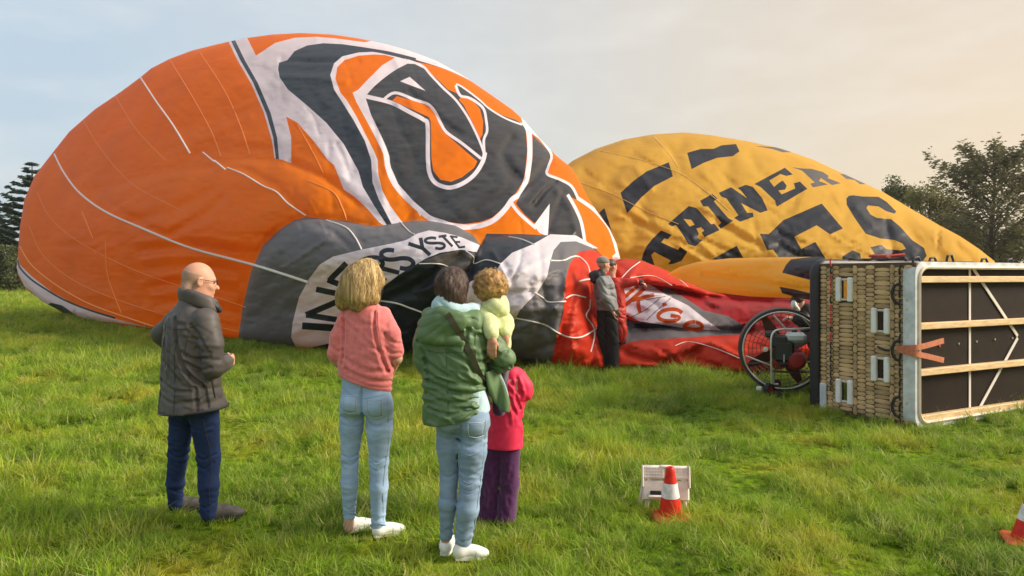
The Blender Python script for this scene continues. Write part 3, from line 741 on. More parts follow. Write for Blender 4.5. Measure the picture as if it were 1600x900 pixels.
        cl.tape(root, pts, w, M['rope_orange'], 'seam_tape')
    # ---- mouth of the envelope, lying slack towards the fan
    so = [(946, 577), (944, 500), (946, 420), (960, 408), (975, 404), (1000, 407), (1030, 417), (1062, 432), (1090, 448), (1110, 456), (1170, 463), (1240, 466), (1282, 468), (1284, 560), (1230, 575), (1165, 585), (1130, 582), (1070, 575), (1000, 575)]
    dgs = interp([940, 1000, 1070, 1165, 1290], [11.6, 11.7, 11.7, 11.2, 10.6]); ybs = interp([940, 1000, 1070, 1165, 1290], [577, 575, 575, 585, 562])
    bs = lambda q: dgs(q[:, 0]) + 0.020 * np.maximum(ybs(q[:, 0]) - q[:, 1], 0)
    dm = Dome(so, 0.55, 2.5, 4.0)
    dm.env = lambda q: 0.5 + 0.5 * sstep((ybs(q[:, 0]) - q[:, 1]) / 60)
    upper = Dome([(946, 420), (960, 408), (1000, 407), (1062, 432), (1110, 456), (1060, 452), (1015, 444), (965, 448)], 0.3, 2.0, 4.0)
    lower = Dome([(960, 535), (1125, 523), (1170, 518), (1284, 520), (1284, 560), (1165, 585), (1070, 575), (955, 575)], 0.35, 2.0, 4.0)
    fl = [([(1000, 447), (1060, 457), (1110, 466), (1240, 474)], 6, 0.3), ([(985, 520), (1040, 512), (1120, 520), (1170, 516)], 7, 0.35), ([(1060, 560), (1080, 540), (1110, 535), (1160, 560)], 4, -0.1), ([(960, 545), (1000, 560), (1060, 572)], 5, 0.1), ([(1000, 410), (985, 430), (975, 440)], 5, -0.1)]
    fl += tension(so, 46, lambda x, y: .28 if y < 500 else (-.2 if x > 1050 else .3), .13, 9, 3, 7, 30, 110)
    ck = Cloth(so, bs, [dm, upper, lower], fl, (0.04, 0.014))
    S = []
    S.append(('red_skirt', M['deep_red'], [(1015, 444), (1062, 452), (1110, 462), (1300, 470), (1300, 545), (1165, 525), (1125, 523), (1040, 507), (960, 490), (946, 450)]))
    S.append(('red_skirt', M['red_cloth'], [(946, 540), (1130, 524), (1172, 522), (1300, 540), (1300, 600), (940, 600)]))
    S.append(('grey_panel', M['grey_cloth'], [(1036, 448), (1062, 460), (1100, 485), (1138, 494), (1168, 512), (1168, 522), (1125, 524), (1000, 532), (962, 538), (968, 500), (985, 512), (1040, 505)]))
    S.append(('black_panel', M['black_cloth'], [(950, 480), (985, 500), (1040, 508), (1060, 513), (990, 513), (960, 520)]))
    S.append(('white_banner', M['white_cloth'], [(960, 453), (995, 446), (1015, 444), (1040, 460), (1075, 477), (1100, 497), (1126, 516), (1075, 514), (1040, 508), (1000, 502), (975, 490), (962, 480)]))
    for k, (ch, a, b, c, d, w) in enumerate([('I', (966, 470), (972, 470), (1000, 448), (994, 445), 5.5), ('K', (966, 482), (1002, 489), (1024, 462), (1005, 449), 6), ('G', (1018, 497), (1058, 505), (1072, 486), (1038, 480), 6), ('O', (1062, 513), (1100, 517), (1098, 504), (1076, 501), 6)]):
        for pl in glyph(ch, a, b, c, d, w): S.append(('letter#%d' % k, M['orange_print'], pl))
    S.append(('letter#9', M['orange_print'], [(1034, 474), (1040, 472), (1043, 477), (1036, 480)]))
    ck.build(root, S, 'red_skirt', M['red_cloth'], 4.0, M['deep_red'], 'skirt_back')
    for pts, w in (([(968, 438), (985, 420), (1000, 409)], 1.3), ([(985, 434), (1020, 431), (1050, 446)], 1.3), ([(1048, 427), (1062, 437), (1075, 448)], 1.3), ([(1055, 540), (1078, 534), (1120, 545), (1160, 562)], 1.2), ([(1012, 460), (1050, 463)], 1.0)):
        ck.tape(root, pts, w, rp)
    for pts in ([(998, 470), (1040, 463)], [(1010, 500), (1052, 462)], [(985, 496), (1010, 483), (1032, 465)]):
        ck.tape(root, pts, 0.9, M['charcoal'], 'seam_tape')
    return root

# ================================================================== yellow balloon
def yellow_balloon():
    root = empty('hot_air_balloon', (9, 24, float(gz(9, 24))), 'yellow balloon with dark slab lettering swelling behind the wicker basket', 'hot air balloon')
    out = [(862, 330), (868, 285), (880, 263), (895, 251), (930, 233), (975, 218), (1020, 210), (1070, 207), (1110, 211), (1170, 221), (1220, 232), (1270, 249), (1330, 277), (1380, 300), (1430, 330), (1468, 352), (1500, 369), (1530, 389), (1554, 408), (1566, 440), (1530, 478), (1450, 490), (1200, 494), (1000, 490), (900, 480), (866, 420)]
    yb = interp([860, 900, 1000, 1200, 1450, 1570], [430, 480, 490, 494, 490, 440]); dgf = interp([860, 1000, 1200, 1400, 1570], [22.5, 22.5, 22.5, 22.0, 20.5])
    base = lambda q: dgf(q[:, 0]) + 0.021 * np.maximum(yb(q[:, 0]) - q[:, 1], 0)
    dm = Dome(out, 3.6, 3.0, 5.0); dm.env = lambda q: 0.5 + 0.5 * sstep((yb(q[:, 0]) - q[:, 1]) / 110)
    folds = [([(1072, 207), (1060, 245), (1010, 262)], 9, 0.10), ([(940, 235), (1000, 252), (1060, 268), (1100, 300)], 6, 0.08), ([(1290, 262), (1320, 300), (1325, 330)], 9, 0.12), ([(1466, 352), (1466, 385)], 3, 0.18),
             ([(1170, 240), (1185, 270), (1200, 280)], 8, 0.1), ([(1120, 345), (1160, 370), (1190, 385)], 5, 0.12), ([(1090, 372), (1120, 385), (1150, 398)], 4, 0.1), ([(1385, 345), (1390, 375), (1400, 400)], 6, 0.12), ([(1410, 330), (1430, 370), (1470, 400)], 10, 0.15), ([(1000, 330), (1050, 350), (1080, 375)], 4, 0.06), ([(1240, 320), (1250, 300)], 6, .1), ([(1000, 225), (960, 270), (930, 330), (920, 400)], 14, .10), ([(1060, 215), (1040, 270), (1000, 330), (980, 420)], 12, .08), ([(1130, 215), (1140, 270), (1120, 340)], 12, .09), ([(1220, 235), (1240, 280), (1230, 330)], 10, .09), ([(1310, 270), (1360, 330), (1400, 395)], 9, .10), ([(1160, 300), (1200, 330), (1260, 345)], 7, .07), ([(1090, 330), (1130, 360), (1200, 395)], 5, .07), ([(1340, 290), (1400, 330), (1440, 390)], 8, .09), ([(1490, 368), (1500, 390), (1520, 405)], 5, .08)]
    folds += tension(out, 80, lambda x, y: .75 if y < 330 else .55, .075, 12)
    cl = Cloth(out, base, [dm], folds, (0.05, 0.014))
    K = M['navy_print']; Gp = M['grey_print']; Ls = []
    A = lambda nm, mt, pl: Ls.append((nm, mt, pl))
    A('letter#T', K, Z(880, 200, [(490, 825), (500, 785), (520, 740), (560, 690), (612, 640), (678, 668), (655, 695), (632, 690), (612, 715), (718, 762), (730, 742), (776, 772), (740, 830), (692, 848), (655, 853), (672, 828), (570, 775), (550, 795), (572, 862)]))
    A('letter#A', K, Z(880, 200, [(655, 600), (785, 488), (832, 500), (925, 602), (945, 598), (977, 638), (884, 682), (866, 655), (882, 640), (862, 620), (832, 628), (848, 660), (838, 680), (850, 695), (872, 700), (825, 740), (782, 726), (745, 664), (705, 605), (680, 615)]))
    A('yellow_fabric', M['yellow'], Z(880, 200, [(752, 568), (800, 574), (822, 604), (790, 616)]))
    A('letter#I', K, Z(880, 200, [(855, 455), (932, 412), (965, 440), (942, 458), (1030, 562), (1062, 580), (985, 630), (968, 610), (988, 592), (905, 490), (875, 490)]))
    A('letter#N', K, Z(880, 200, [(972, 405), (1050, 370), (1150, 440), (1112, 392), (1090, 375), (1140, 355), (1185, 368), (1245, 440), (1278, 515), (1232, 530), (1112, 470), (1150, 530), (1185, 530), (1190, 555), (1105, 586), (1068, 562), (1095, 545), (1020, 440), (990, 430)]))
    A('letter#E', K, Z(880, 200, [(1195, 350), (1385, 248), (1435, 290), (1395, 300), (1358, 287), (1288, 328), (1318, 368), (1345, 345), (1372, 328), (1397, 360), (1387, 385), (1345, 390), (1365, 415), (1450, 378), (1442, 345), (1480, 335), (1526, 380), (1335, 492), (1325, 455), (1235, 370)]))
    A('letter#R', Gp, Z(1200, 200, [(150, 245), (215, 253), (270, 255), (345, 275), (380, 300), (372, 312), (455, 345), (400, 357), (330, 312), (318, 332), (375, 352), (280, 372), (265, 348), (292, 340), (215, 268)]))
    A('letter#S', Gp, Z(1200, 200, [(450, 288), (530, 290), (600, 320), (612, 350), (575, 352), (540, 325), (490, 318)]))
    A('letter#e', K, [(1187, 365), (1201, 366), (1224, 344), (1284, 318), (1317, 357), (1297, 366), (1276, 352), (1241, 370), (1252, 389), (1274, 378), (1290, 404), (1218, 404), (1208, 390), (1199, 391)])
    big_s = [(490, 440), (505, 424), (530, 420), (590, 428), (690, 430), (740, 460), (802, 522), (790, 535), (740, 520), (690, 490), (625, 484), (615, 500), (640, 540), (680, 562), (770, 570), (830, 620), (900, 700), (975, 750), (992, 800), (960, 840), (700, 840), (640, 745), (710, 730), (740, 757), (830, 765), (862, 755), (840, 722), (790, 700), (700, 690), (610, 660), (540, 560), (492, 480)]
    A('letter#s', K, Z(1200, 200, big_s))
    A('letter#x', K, [(1113, 405), (1151, 384), (1164, 408)])
    A('letter#y', K, [(1316, 401), (1332, 391), (1344, 396), (1346, 410), (1316, 410)])
    A('print_block', K, Z(880, 200, [(358, 405), (440, 330), (520, 272), (660, 214), (686, 302), (570, 362), (490, 432), (400, 533)]))
    A('print_block', K, Z(880, 200, [(775, 155), (860, 131), (940, 130), (990, 108), (1080, 100), (1102, 145), (1060, 176), (960, 187), (880, 217), (803, 257)]))
    A('print_block', Gp, Z(880, 200, [(1195, 112), (1290, 117), (1380, 124), (1480, 150), (1370, 152), (1310, 132)]))
    A('print_block', K, Z(880, 200, [(225, 530), (257, 500), (302, 640), (270, 600)]))
    cl.build(root, Ls, 'yellow_fabric', M['yellow'], 5.0, M['yellow'])
    for pts in ([(938, 236), (1000, 250), (1060, 270), (1105, 300), (1140, 330)], [(905, 285), (960, 305), (1010, 330), (1060, 350)], [(1020, 212), (1045, 240), (1060, 262)]):
        cl.tape(root, pts, 1.0, M['rope_yellow'], 'seam_tape')
    # neck tube running to the basket
    no = [(1044, 428), (1060, 418), (1090, 409), (1140, 403.5), (1200, 402), (1288, 401), (1292, 430), (1290, 472), (1240, 465), (1170, 462.5), (1110, 455), (1065, 438)]
    nb = interp([1040, 1110, 1170, 1290], [13.6, 12.6, 11.6, 9.4])
    bn = lambda q: nb(q[:, 0]) + 0.004 * (470 - q[:, 1])
    nd = Dome(no, 0.42, 2.0, 4.0)
    ck = Cloth(no, bn, [nd], [([(1100, 430), (1180, 440), (1240, 452), (1290, 455)], 5, 0.12), ([(1130, 415), (1200, 412)], 5, -0.05)], (0.04, 0.02))
    S = [('neck_patch', M['navy_print'], [(1222, 426), (1228, 414), (1236, 405), (1262, 402), (1300, 398), (1300, 442), (1268, 438)]), ('neck_patch', M['navy_print'], [(1218, 448), (1240, 452), (1300, 466), (1300, 480), (1222, 458)])]
    ck.build(root, S, 'neck_tube', M['yellow'], 4.0, M['yellow'], 'neck_back')
    return root
OB = orange_balloon()
YB = yellow_balloon()
# the cloth was laid out in world coordinates: hang it on the empties without moving it
for r_ in (OB, YB):
    for c in r_.children:
        c.matrix_parent_inverse = Matrix.Translation(-Vector(r_.location))
# ================================================================== soft bodies: signed distances + surface nets
def cap(a, b, ra, rb=None, k=0.02):
    a = np.array(a, float); b = np.array(b, float); rb = ra if rb is None else rb
    lo = np.minimum(a, b) - max(ra, rb); hi = np.maximum(a, b) + max(ra, rb)
    def f(p):
        d = b - a; l = max((d * d).sum(), 1e-9)
        t = np.clip(((p - a) @ d) / l, 0, 1)
        return np.linalg.norm(p - (a + t[..., None] * d), axis=-1) - (ra + (rb - ra) * t)
    return ('add', lo, hi, f, k)
def ell(c, r, yaw=0.0, pitch=0.0, roll=0.0, k=0.02, op='add'):
    c = np.array(c, float); r = np.array(r, float); Rm = np.array(Euler((pitch, roll, -yaw), 'XYZ').to_matrix())
    m = r.max(); lo = c - m; hi = c + m
    def f(p):
        q = (p - c) @ Rm
        k0 = np.linalg.norm(q / r, axis=-1); k1 = np.linalg.norm(q / (r * r), axis=-1)
        return k0 * (k0 - 1) / np.maximum(k1, 1e-6)
    return (op, lo, hi, f, k)
def loft(sec, k=0.02, p=2.3, op='add'):
    """sec: (x, y, z, half width, half depth, yaw) bottom to top"""
    s = np.array(sorted(sec, key=lambda q: q[2]), float)
    zz = np.linspace(s[0, 2], s[-1, 2], 80); T = np.stack([np.interp(zz, s[:, 2], s[:, i]) for i in (0, 1, 3, 4, 5)], 1)
    kk = np.ones(9) / 9
    T = np.stack([np.convolve(np.pad(T[:, i], 4, 'edge'), kk, 'valid') for i in range(5)], 1)
    m = s[:, 3:5].max(); lo = np.array([s[:, 0].min() - m, s[:, 1].min() - m, s[0, 2]]); hi = np.array([s[:, 0].max() + m, s[:, 1].max() + m, s[-1, 2]])
    def f(q):
        z = q[..., 2]
        cx, cy, a, b, an = [np.interp(z, zz, T[:, i]) for i in range(5)]
        dx = q[..., 0] - cx; dy = q[..., 1] - cy
        u = dx * np.cos(an) - dy * np.sin(an); v = dx * np.sin(an) + dy * np.cos(an)
        d = ((np.abs(u / a) ** p + np.abs(v / b) ** p) ** (1 / p) - 1) * np.minimum(a, b)
        e = np.maximum(zz[0] - z, z - zz[-1])
        # rounded top and bottom
        return np.where(e > -0.03, np.maximum(d, e) + 0.0, d)
    return (op, lo, hi, f, k)
def chain(pts, rad, k=0.02):
    return [cap(pts[i], pts[i + 1], rad[i], rad[i + 1], k) for i in range(len(pts) - 1)]

def nets(Fv, org, h):
    ins = Fv < 0
    nx, ny, nz = Fv.shape
    cs = np.zeros((nx - 1, ny - 1, nz - 1), np.int8)
    for a in (0, 1):
        for b in (0, 1):
            for c in (0, 1): cs += ins[a:nx - 1 + a, b:ny - 1 + b, c:nz - 1 + c]
    act = (cs > 0) & (cs < 8)
    I = np.argwhere(act)
    idm = np.full(act.shape, -1, np.int64); idm[act] = np.arange(len(I))
    S = np.zeros((len(I), 3)); C = np.zeros(len(I))
    cor = [(a, b, c) for a in (0, 1) for b in (0, 1) for c in (0, 1)]
    for p in cor:
        for ax in range(3):
            if p[ax]: continue
            q = list(p); q[ax] = 1
            fa = Fv[I[:, 0] + p[0], I[:, 1] + p[1], I[:, 2] + p[2]]; fb = Fv[I[:, 0] + q[0], I[:, 1] + q[1], I[:, 2] + q[2]]
            s = (fa < 0) != (fb < 0)
            t = np.where(s, fa / np.where(s, fa - fb, 1), 0)
            pos = np.tile(np.array(p, float), (len(I), 1)); pos[:, ax] += t
            S[s] += pos[s]; C[s] += 1
    V = (I + S / np.maximum(C, 1)[:, None]) * h + org
    Fc = []
    for ax in range(3):
        b, c = [(1, 2), (2, 0), (0, 1)][ax]
        sl0 = [slice(None)] * 3; sl1 = [slice(None)] * 3; sl0[ax] = slice(0, -1); sl1[ax] = slice(1, None)
        s0 = ins[tuple(sl0)]; s1 = ins[tuple(sl1)]
        for flip, m in ((False, s0 & ~s1), (True, ~s0 & s1)):
            E = np.argwhere(m); E = E[(E[:, b] > 0) & (E[:, c] > 0) & (E[:, b] < Fv.shape[b] - 1) & (E[:, c] < Fv.shape[c] - 1)]
            if len(E) == 0: continue
            def g(db, dc):
                q = E.copy(); q[:, b] -= db; q[:, c] -= dc; return idm[q[:, 0], q[:, 1], q[:, 2]]
            quad = np.stack([g(1, 1), g(0, 1), g(0, 0), g(1, 0)], 1)
            if flip: quad = quad[:, ::-1]
            Fc.append(quad[(quad >= 0).all(1)])
    return V, np.concatenate(Fc)

def sdf_mesh(name, prims, h, mt, parent, disp=None, cuts=(), smooth=1):
    lo = np.min([p[1] for p in prims if p[0] == 'add'], 0) - 4 * h - 0.03; hi = np.max([p[2] for p in prims if p[0] == 'add'], 0) + 4 * h + 0.03
    n = np.ceil((hi - lo) / h).astype(int) + 1
    Fv = np.full(n, 0.06)
    ax = [lo[i] + np.arange(n[i]) * h for i in range(3)]
    for (op, a, b, f, k) in prims:
        pad = k + 3 * h + 0.02
        i0 = np.clip(np.floor((a - pad - lo) / h).astype(int), 0, n - 1); i1 = np.clip(np.ceil((b + pad - lo) / h).astype(int) + 1, 1, n)
        if (i1 <= i0).any(): continue
        sl = tuple(slice(i0[i], i1[i]) for i in range(3))
        G = np.stack(np.meshgrid(*[ax[i][sl[i]] for i in range(3)], indexing='ij'), -1)
        d = f(G); c = Fv[sl]
        if op == 'add':
            hh = np.maximum(k - np.abs(c - d), 0) / max(k, 1e-6); Fv[sl] = np.minimum(c, d) - hh * hh * k * 0.25
        elif op == 'sub':
            hh = np.maximum(k - np.abs(c + d), 0) / max(k, 1e-6); Fv[sl] = np.maximum(c, -d) + hh * hh * k * 0.25
    if disp is not None or cuts:
        near = np.abs(Fv) < 0.055
        idx = np.argwhere(near); Q = idx * h + lo
        val = Fv[near]
        if disp is not None: val = val + disp(Q)
        Fv[near] = val
        for cfun in cuts:
            G = np.stack(np.meshgrid(*ax, indexing='ij'), -1)
            Fv = np.maximum(Fv, cfun(G))
    Fv[0] = Fv[-1] = 0.06; Fv[:, 0] = Fv[:, -1] = 0.06; Fv[:, :, 0] = Fv[:, :, -1] = 0.06
    V, Fc = nets(Fv, lo, h)
    if smooth:
        e = np.concatenate([Fc[:, [0, 1]], Fc[:, [1, 2]], Fc[:, [2, 3]], Fc[:, [3, 0]]])
        for _ in range(smooth):
            s = np.zeros_like(V); c = np.zeros(len(V))
            np.add.at(s, e[:, 0], V[e[:, 1]]); np.add.at(s, e[:, 1], V[e[:, 0]]); np.add.at(c, e[:, 0], 1); np.add.at(c, e[:, 1], 1)
            V = V * 0.5 + 0.5 * s / np.maximum(c, 1)[:, None]
    me = bpy.data.meshes.new(name); me.from_pydata(V.tolist(), [], Fc.tolist()); me.update()
    return link(name, me, mt, parent)

def folds_h(amp, fz=16.0, fx=5.0, seed=0.0, k2=0.0):        # drapery: soft swells cut by narrow creases
    def f(q):
        x, y, z = q[:, 0], q[:, 1], q[:, 2]
        w = vnoise(x * 3 + seed, y * 3, z * 3 + seed); w2 = vnoise(x * 5 + seed, y * 5 + 7, z * 4)
        n = vnoise(x * fx * .8 + seed + w, y * fx * .8, z * fz * .55 + 1.6 * w + 1.5 * x * fx)
        n3 = vnoise(x * fx * 1.5 + 3 + seed, y * fx * 1.5 + w, z * fz * .95 + 2.2 * w2 - 2.2 * x * fx)
        mask = 0.35 + 0.65 * sstep(vnoise(x * 4 + 11, y * 4 + seed, z * 4) + .5)
        cr = np.clip(1 - np.abs(n) * 2.6, 0, 1) ** 1.6; cr2 = np.clip(1 - np.abs(n3) * 3.2, 0, 1) ** 1.6
        return amp * (1.15 * cr + 0.8 * cr2 * mask + 0.7 * w * .8 - .6)
    return f

def denim_folds(amp, zk, za, zc, seed=0.0):                 # creases bunch at knee, ankle and seat
    base = folds_h(amp * .5, 14, 3.5, seed)
    def f(q):
        x, y, z = q[:, 0], q[:, 1], q[:, 2]
        m = sum(np.exp(-((z - c) / w) ** 2) * k for c, w, k in ((zk, .085, 1.0), (za, .09, 1.1), (zc, .05, .8)))
        w = vnoise(x * 6 + seed, y * 6, z * 5)
        n = vnoise(x * 4 + seed, y * 4, z * 34 + 3.0 * w + 6 * x)
        return base(q) + amp * m * (np.clip(1 - np.abs(n) * 2.4, 0, 1) * 1.5 - .5)
    return f
def creases(p, base, lines, rnd=()):
    """named folds of a garment: (points seen from the viewer, width px, depth m); rnd: (outline, n, angle, depth, seed) scatters small ones"""
    L = list(lines)
    for (o, n, ang, dep, seed) in rnd:
        L += [(pts, w, a) for pts, w, a in tension(o, n, (lambda x, y, ang=ang: ang(x, y)) if callable(ang) else (lambda x, y, ang=ang: ang), dep, seed, 2.0, 3.4, 12, 42)]
    Q = []
    for pts, w, dep in L:
        c = np.array([p.J(x, y)[[0, 2]] for x, y in (spline(pts, 3) if len(pts) > 2 else pts)]); ww = w / F * p.d; Q.append((c, ww, dep))
    def f(q):
        r = base(q) if base else np.zeros(len(q)); xz = q[:, [0, 2]]
        for c, ww, dep in Q:
            lo = c.min(0) - 3.2 * ww; hi = c.max(0) + 3.2 * ww
            k = np.where((xz[:, 0] > lo[0]) & (xz[:, 0] < hi[0]) & (xz[:, 1] > lo[1]) & (xz[:, 1] < hi[1]))[0]
            if len(k):
                t = poly_dist(xz[k], c, False) / ww; r[k] += dep * (np.exp(-t * t) - .35 * np.exp(-((t - 1.8) / .8) ** 2))
        return r
    return f
def drape(obj, pts, off=0.003, axis=(0, 1, 0)):              # lay points on the surface seen from the viewer's side
    me = obj.data; bv = BVHTree.FromPolygons([v.co.copy() for v in me.vertices], [tuple(p.vertices) for p in me.polygons]); ax = Vector(axis).normalized(); r = []
    for p in pts:
        h = bv.ray_cast(Vector(p) - ax * 1.2, ax)
        r.append(h[0] - ax * off if h[0] is not None else None)
    return [q for q in r if q is not None]
def seam(obj, pts, mt, rad=0.0022, name='seam', n=6, axis=(0, 1, 0)):
    q = drape(obj, spline(pts, n), rad * .3, axis)
    if len(q) > 2: return MB().tube(q, rad, 5).build(name, mt, obj, True)
def pocket(obj, c, w, h, mt, name='back_pocket', slant=0.0):
    v = []; f = []; n = 7; bv = None
    P_ = []
    for i in range(n):
        for j in range(n):
            a = (i / (n - 1) - .5) * 2; b = (j / (n - 1) - .5) * 2
            pw = w * (1 - .10 * max(0, -b)); low = -.22 * (1 - abs(a)) * (1 if b < -.99 else max(0, -b) ** 3)
            P_.append(np.array(c) + np.array([a * pw + slant * b * h, 0, (b + low) * h]))
    q = drape(obj, P_, .0035)
    if len(q) < n * n: return
    for i in range(n - 1):
        for j in range(n - 1): f.append((i * n + j, i * n + n + j, i * n + n + 1 + j, i * n + 1 + j))
    o = link(name, mesh(name, q, f), mt, obj); md = o.modifiers.new('th', 'SOLIDIFY'); md.thickness = .005; md.offset = -1
    edge = [q[i * n] for i in range(n)] + [q[(n - 1) * n + j] for j in range(1, n)] + [q[i * n + n - 1] for i in range(n - 2, -1, -1)] + [q[j] for j in range(n - 2, 0, -1)]
    MB().tube([e - Vector((0, .001, 0)) for e in edge], .0018, 5, closed=True).build('stitching', M['stitch'], o, True)
def strands(obj, mt, n, length, seed, width=0.0035, up=0.0, lift=0.003, zmin=None, sub='hair_strands', curl=0.0):
    """fine locks of hair combed down over the surface"""
    r = random.Random(seed); me = obj.data; bv = BVHTree.FromPolygons([v.co.copy() for v in me.vertices], [tuple(p.vertices) for p in me.polygons])
    vs = me.vertices; v = []; f = []
    for i in range(n):
        p = vs[r.randrange(len(vs))].co.copy(); nn = None; S = 7; L = length * r.uniform(.5, 1.2); row = []; side = Vector((r.gauss(0, .35), r.gauss(0, .35), 0)); lf = lift * r.uniform(.3, 1.6)
        for k in range(S):
            h = bv.find_nearest(p)
            if h[0] is None: break
            nn = h[1]; row.append((h[0] + nn * (lf + (.004 * r.random() if k == S - 1 else 0)), nn.copy()))
            g = Vector((0, 0, -1)) + side + Vector((math.sin(k * 1.9 + i), math.cos(k * 1.7 + i), math.sin(k + i))) * curl; g = g - nn * g.dot(nn)
            if g.length < .05: g = side - nn * side.dot(nn) + Vector((.01, 0, 0))
            p = h[0] + g.normalized() * L / S
        b0 = len(v); m_ = len(row)
        if m_ < 3: continue
        for k, (q, nn) in enumerate(row):
            t = (row[min(k + 1, m_ - 1)][0] - row[max(k - 1, 0)][0]); sd = t.cross(nn)
            if sd.length < 1e-6: sd = Vector((1, 0, 0))
            sd.normalize(); w = width * (1 - abs(2 * k / (m_ - 1) - .8) ** 2 * .5) * (0.35 if k == m_ - 1 else 1)
            v += [q - sd * w / 2, q + nn * w * .35, q + sd * w / 2]
        for k in range(m_ - 1):
            for j in (0, 1): f.append((b0 + k * 3 + j, b0 + k * 3 + j + 1, b0 + k * 3 + j + 4, b0 + k * 3 + j + 3))
    tag(link(sub, mesh(sub, v, f), mt, obj), None, None, None, 'stuff')

# ---- materials for people
def knit(name, col): return mat(name, col, 0.95, spec=0.1, var=0.14, vscale=35, bump=0.6, bscale=170, bdist=0.004, sheen=0.35)
def denim(name, col): return mat(name, col, 0.85, spec=0.15, var=0.22, vscale=11, bump=0.55, bscale=7, bdist=0.006, stretch=(.5, .5, 1.7), bdistort=0.8, ridge=True)
def shell(name, col, rough=0.55, spec=0.35): return mat(name, col, rough, spec=spec, var=0.14, vscale=9, bump=0.75, bscale=3.4, bdist=0.016, stretch=(.8, .8, 1.35), bdistort=0.8, ridge=True)
def hairm(name, col, col2): return mat(name, col, 0.45, spec=0.45, var=0.3, vscale=18, bump=0.9, bscale=60, bdist=0.006, stretch=(3.6, 3.6, 0.22), var2=col2)
M['skin'] = mat('skin', (0.56, 0.29, 0.20), 0.5, spec=0.35, var=0.08, vscale=25, bump=0.15, bscale=120, bdist=0.002)
M['skin_pale'] = mat('skin_pale', (0.62, 0.36, 0.27), 0.5, spec=0.35, var=0.07, vscale=25)
M['eye'] = mat('eye', (0.03, 0.02, 0.015), 0.15)
M['jeans_dark'] = denim('jeans_dark', (0.018, 0.035, 0.105))
M['jeans_light'] = denim('jeans_light', (0.31, 0.44, 0.63))
M['jeans_mid'] = denim('jeans_mid', (0.22, 0.31, 0.44))
M['stitch'] = mat('stitch', (0.52, 0.60, 0.62), 0.8)
M['seam_light'] = denim('seam_light', (0.24, 0.38, 0.47)); M['seam_green'] = mat('seam_green', (0.05, 0.105, 0.055), 0.7); M['seam_grey'] = mat('seam_grey', (0.040, 0.036, 0.035), 0.7)
M['jacket_brown'] = shell('jacket_brown', (0.085, 0.075, 0.072))
M['collar_dark'] = shell('collar_dark', (0.03, 0.03, 0.034))
M['pink_knit'] = knit('pink_knit', (0.72, 0.20, 0.20))
M['green_shell'] = shell('green_shell', (0.105, 0.175, 0.085), 0.5, 0.3)
M['pale_blue'] = mat('pale_blue', (0.42, 0.58, 0.64), 0.9, spec=0.1, var=0.1, vscale=14, bump=0.5, bscale=50, bdist=0.006)
M['lime_fleece'] = knit('lime_fleece', (0.62, 0.66, 0.34))
M['pink_red'] = shell('pink_red', (0.72, 0.022, 0.085), 0.6)
M['purple'] = knit('purple', (0.075, 0.018, 0.085))
M['white_shoe'] = mat('white_shoe', (0.80, 0.80, 0.78), 0.5, var=0.05, vscale=20)
M['dark_shoe'] = mat('dark_shoe', (0.05, 0.048, 0.045), 0.7, var=0.3, vscale=40, bump=0.4, bscale=90, bdist=0.004)
M['sole_grey'] = mat('sole_grey', (0.25, 0.24, 0.22), 0.8)
M['strap_olive'] = mat('strap_olive', (0.06, 0.055, 0.03), 0.7)
M['hair_blond'] = hairm('hair_blond', (0.55, 0.38, 0.16), (0.22, 0.135, 0.05))
M['hair_brown'] = hairm('hair_brown', (0.075, 0.04, 0.028), (0.028, 0.015, 0.012))
M['hair_curly'] = mat('hair_curly', (0.46, 0.27, 0.09), 0.5, spec=0.4, var=0.35, vscale=40, bump=0.8, bscale=70, bdist=0.008, var2=(0.16, 0.08, 0.025))
M['hair_stubble'] = mat('hair_stubble', (0.36, 0.22, 0.16), 0.7, var=.15, vscale=120)
M['black_plain'] = mat('black_plain', (0.014, 0.014, 0.016), 0.6)
M['grey_jacket'] = shell('grey_jacket', (0.17, 0.18, 0.19))
M['grey_knit'] = knit('grey_knit', (0.22, 0.20, 0.18))
M['trouser_black'] = shell('trouser_black', (0.02, 0.02, 0.022), 0.8, 0.2)
M['red_shell'] = shell('red_shell', (0.50, 0.03, 0.02))

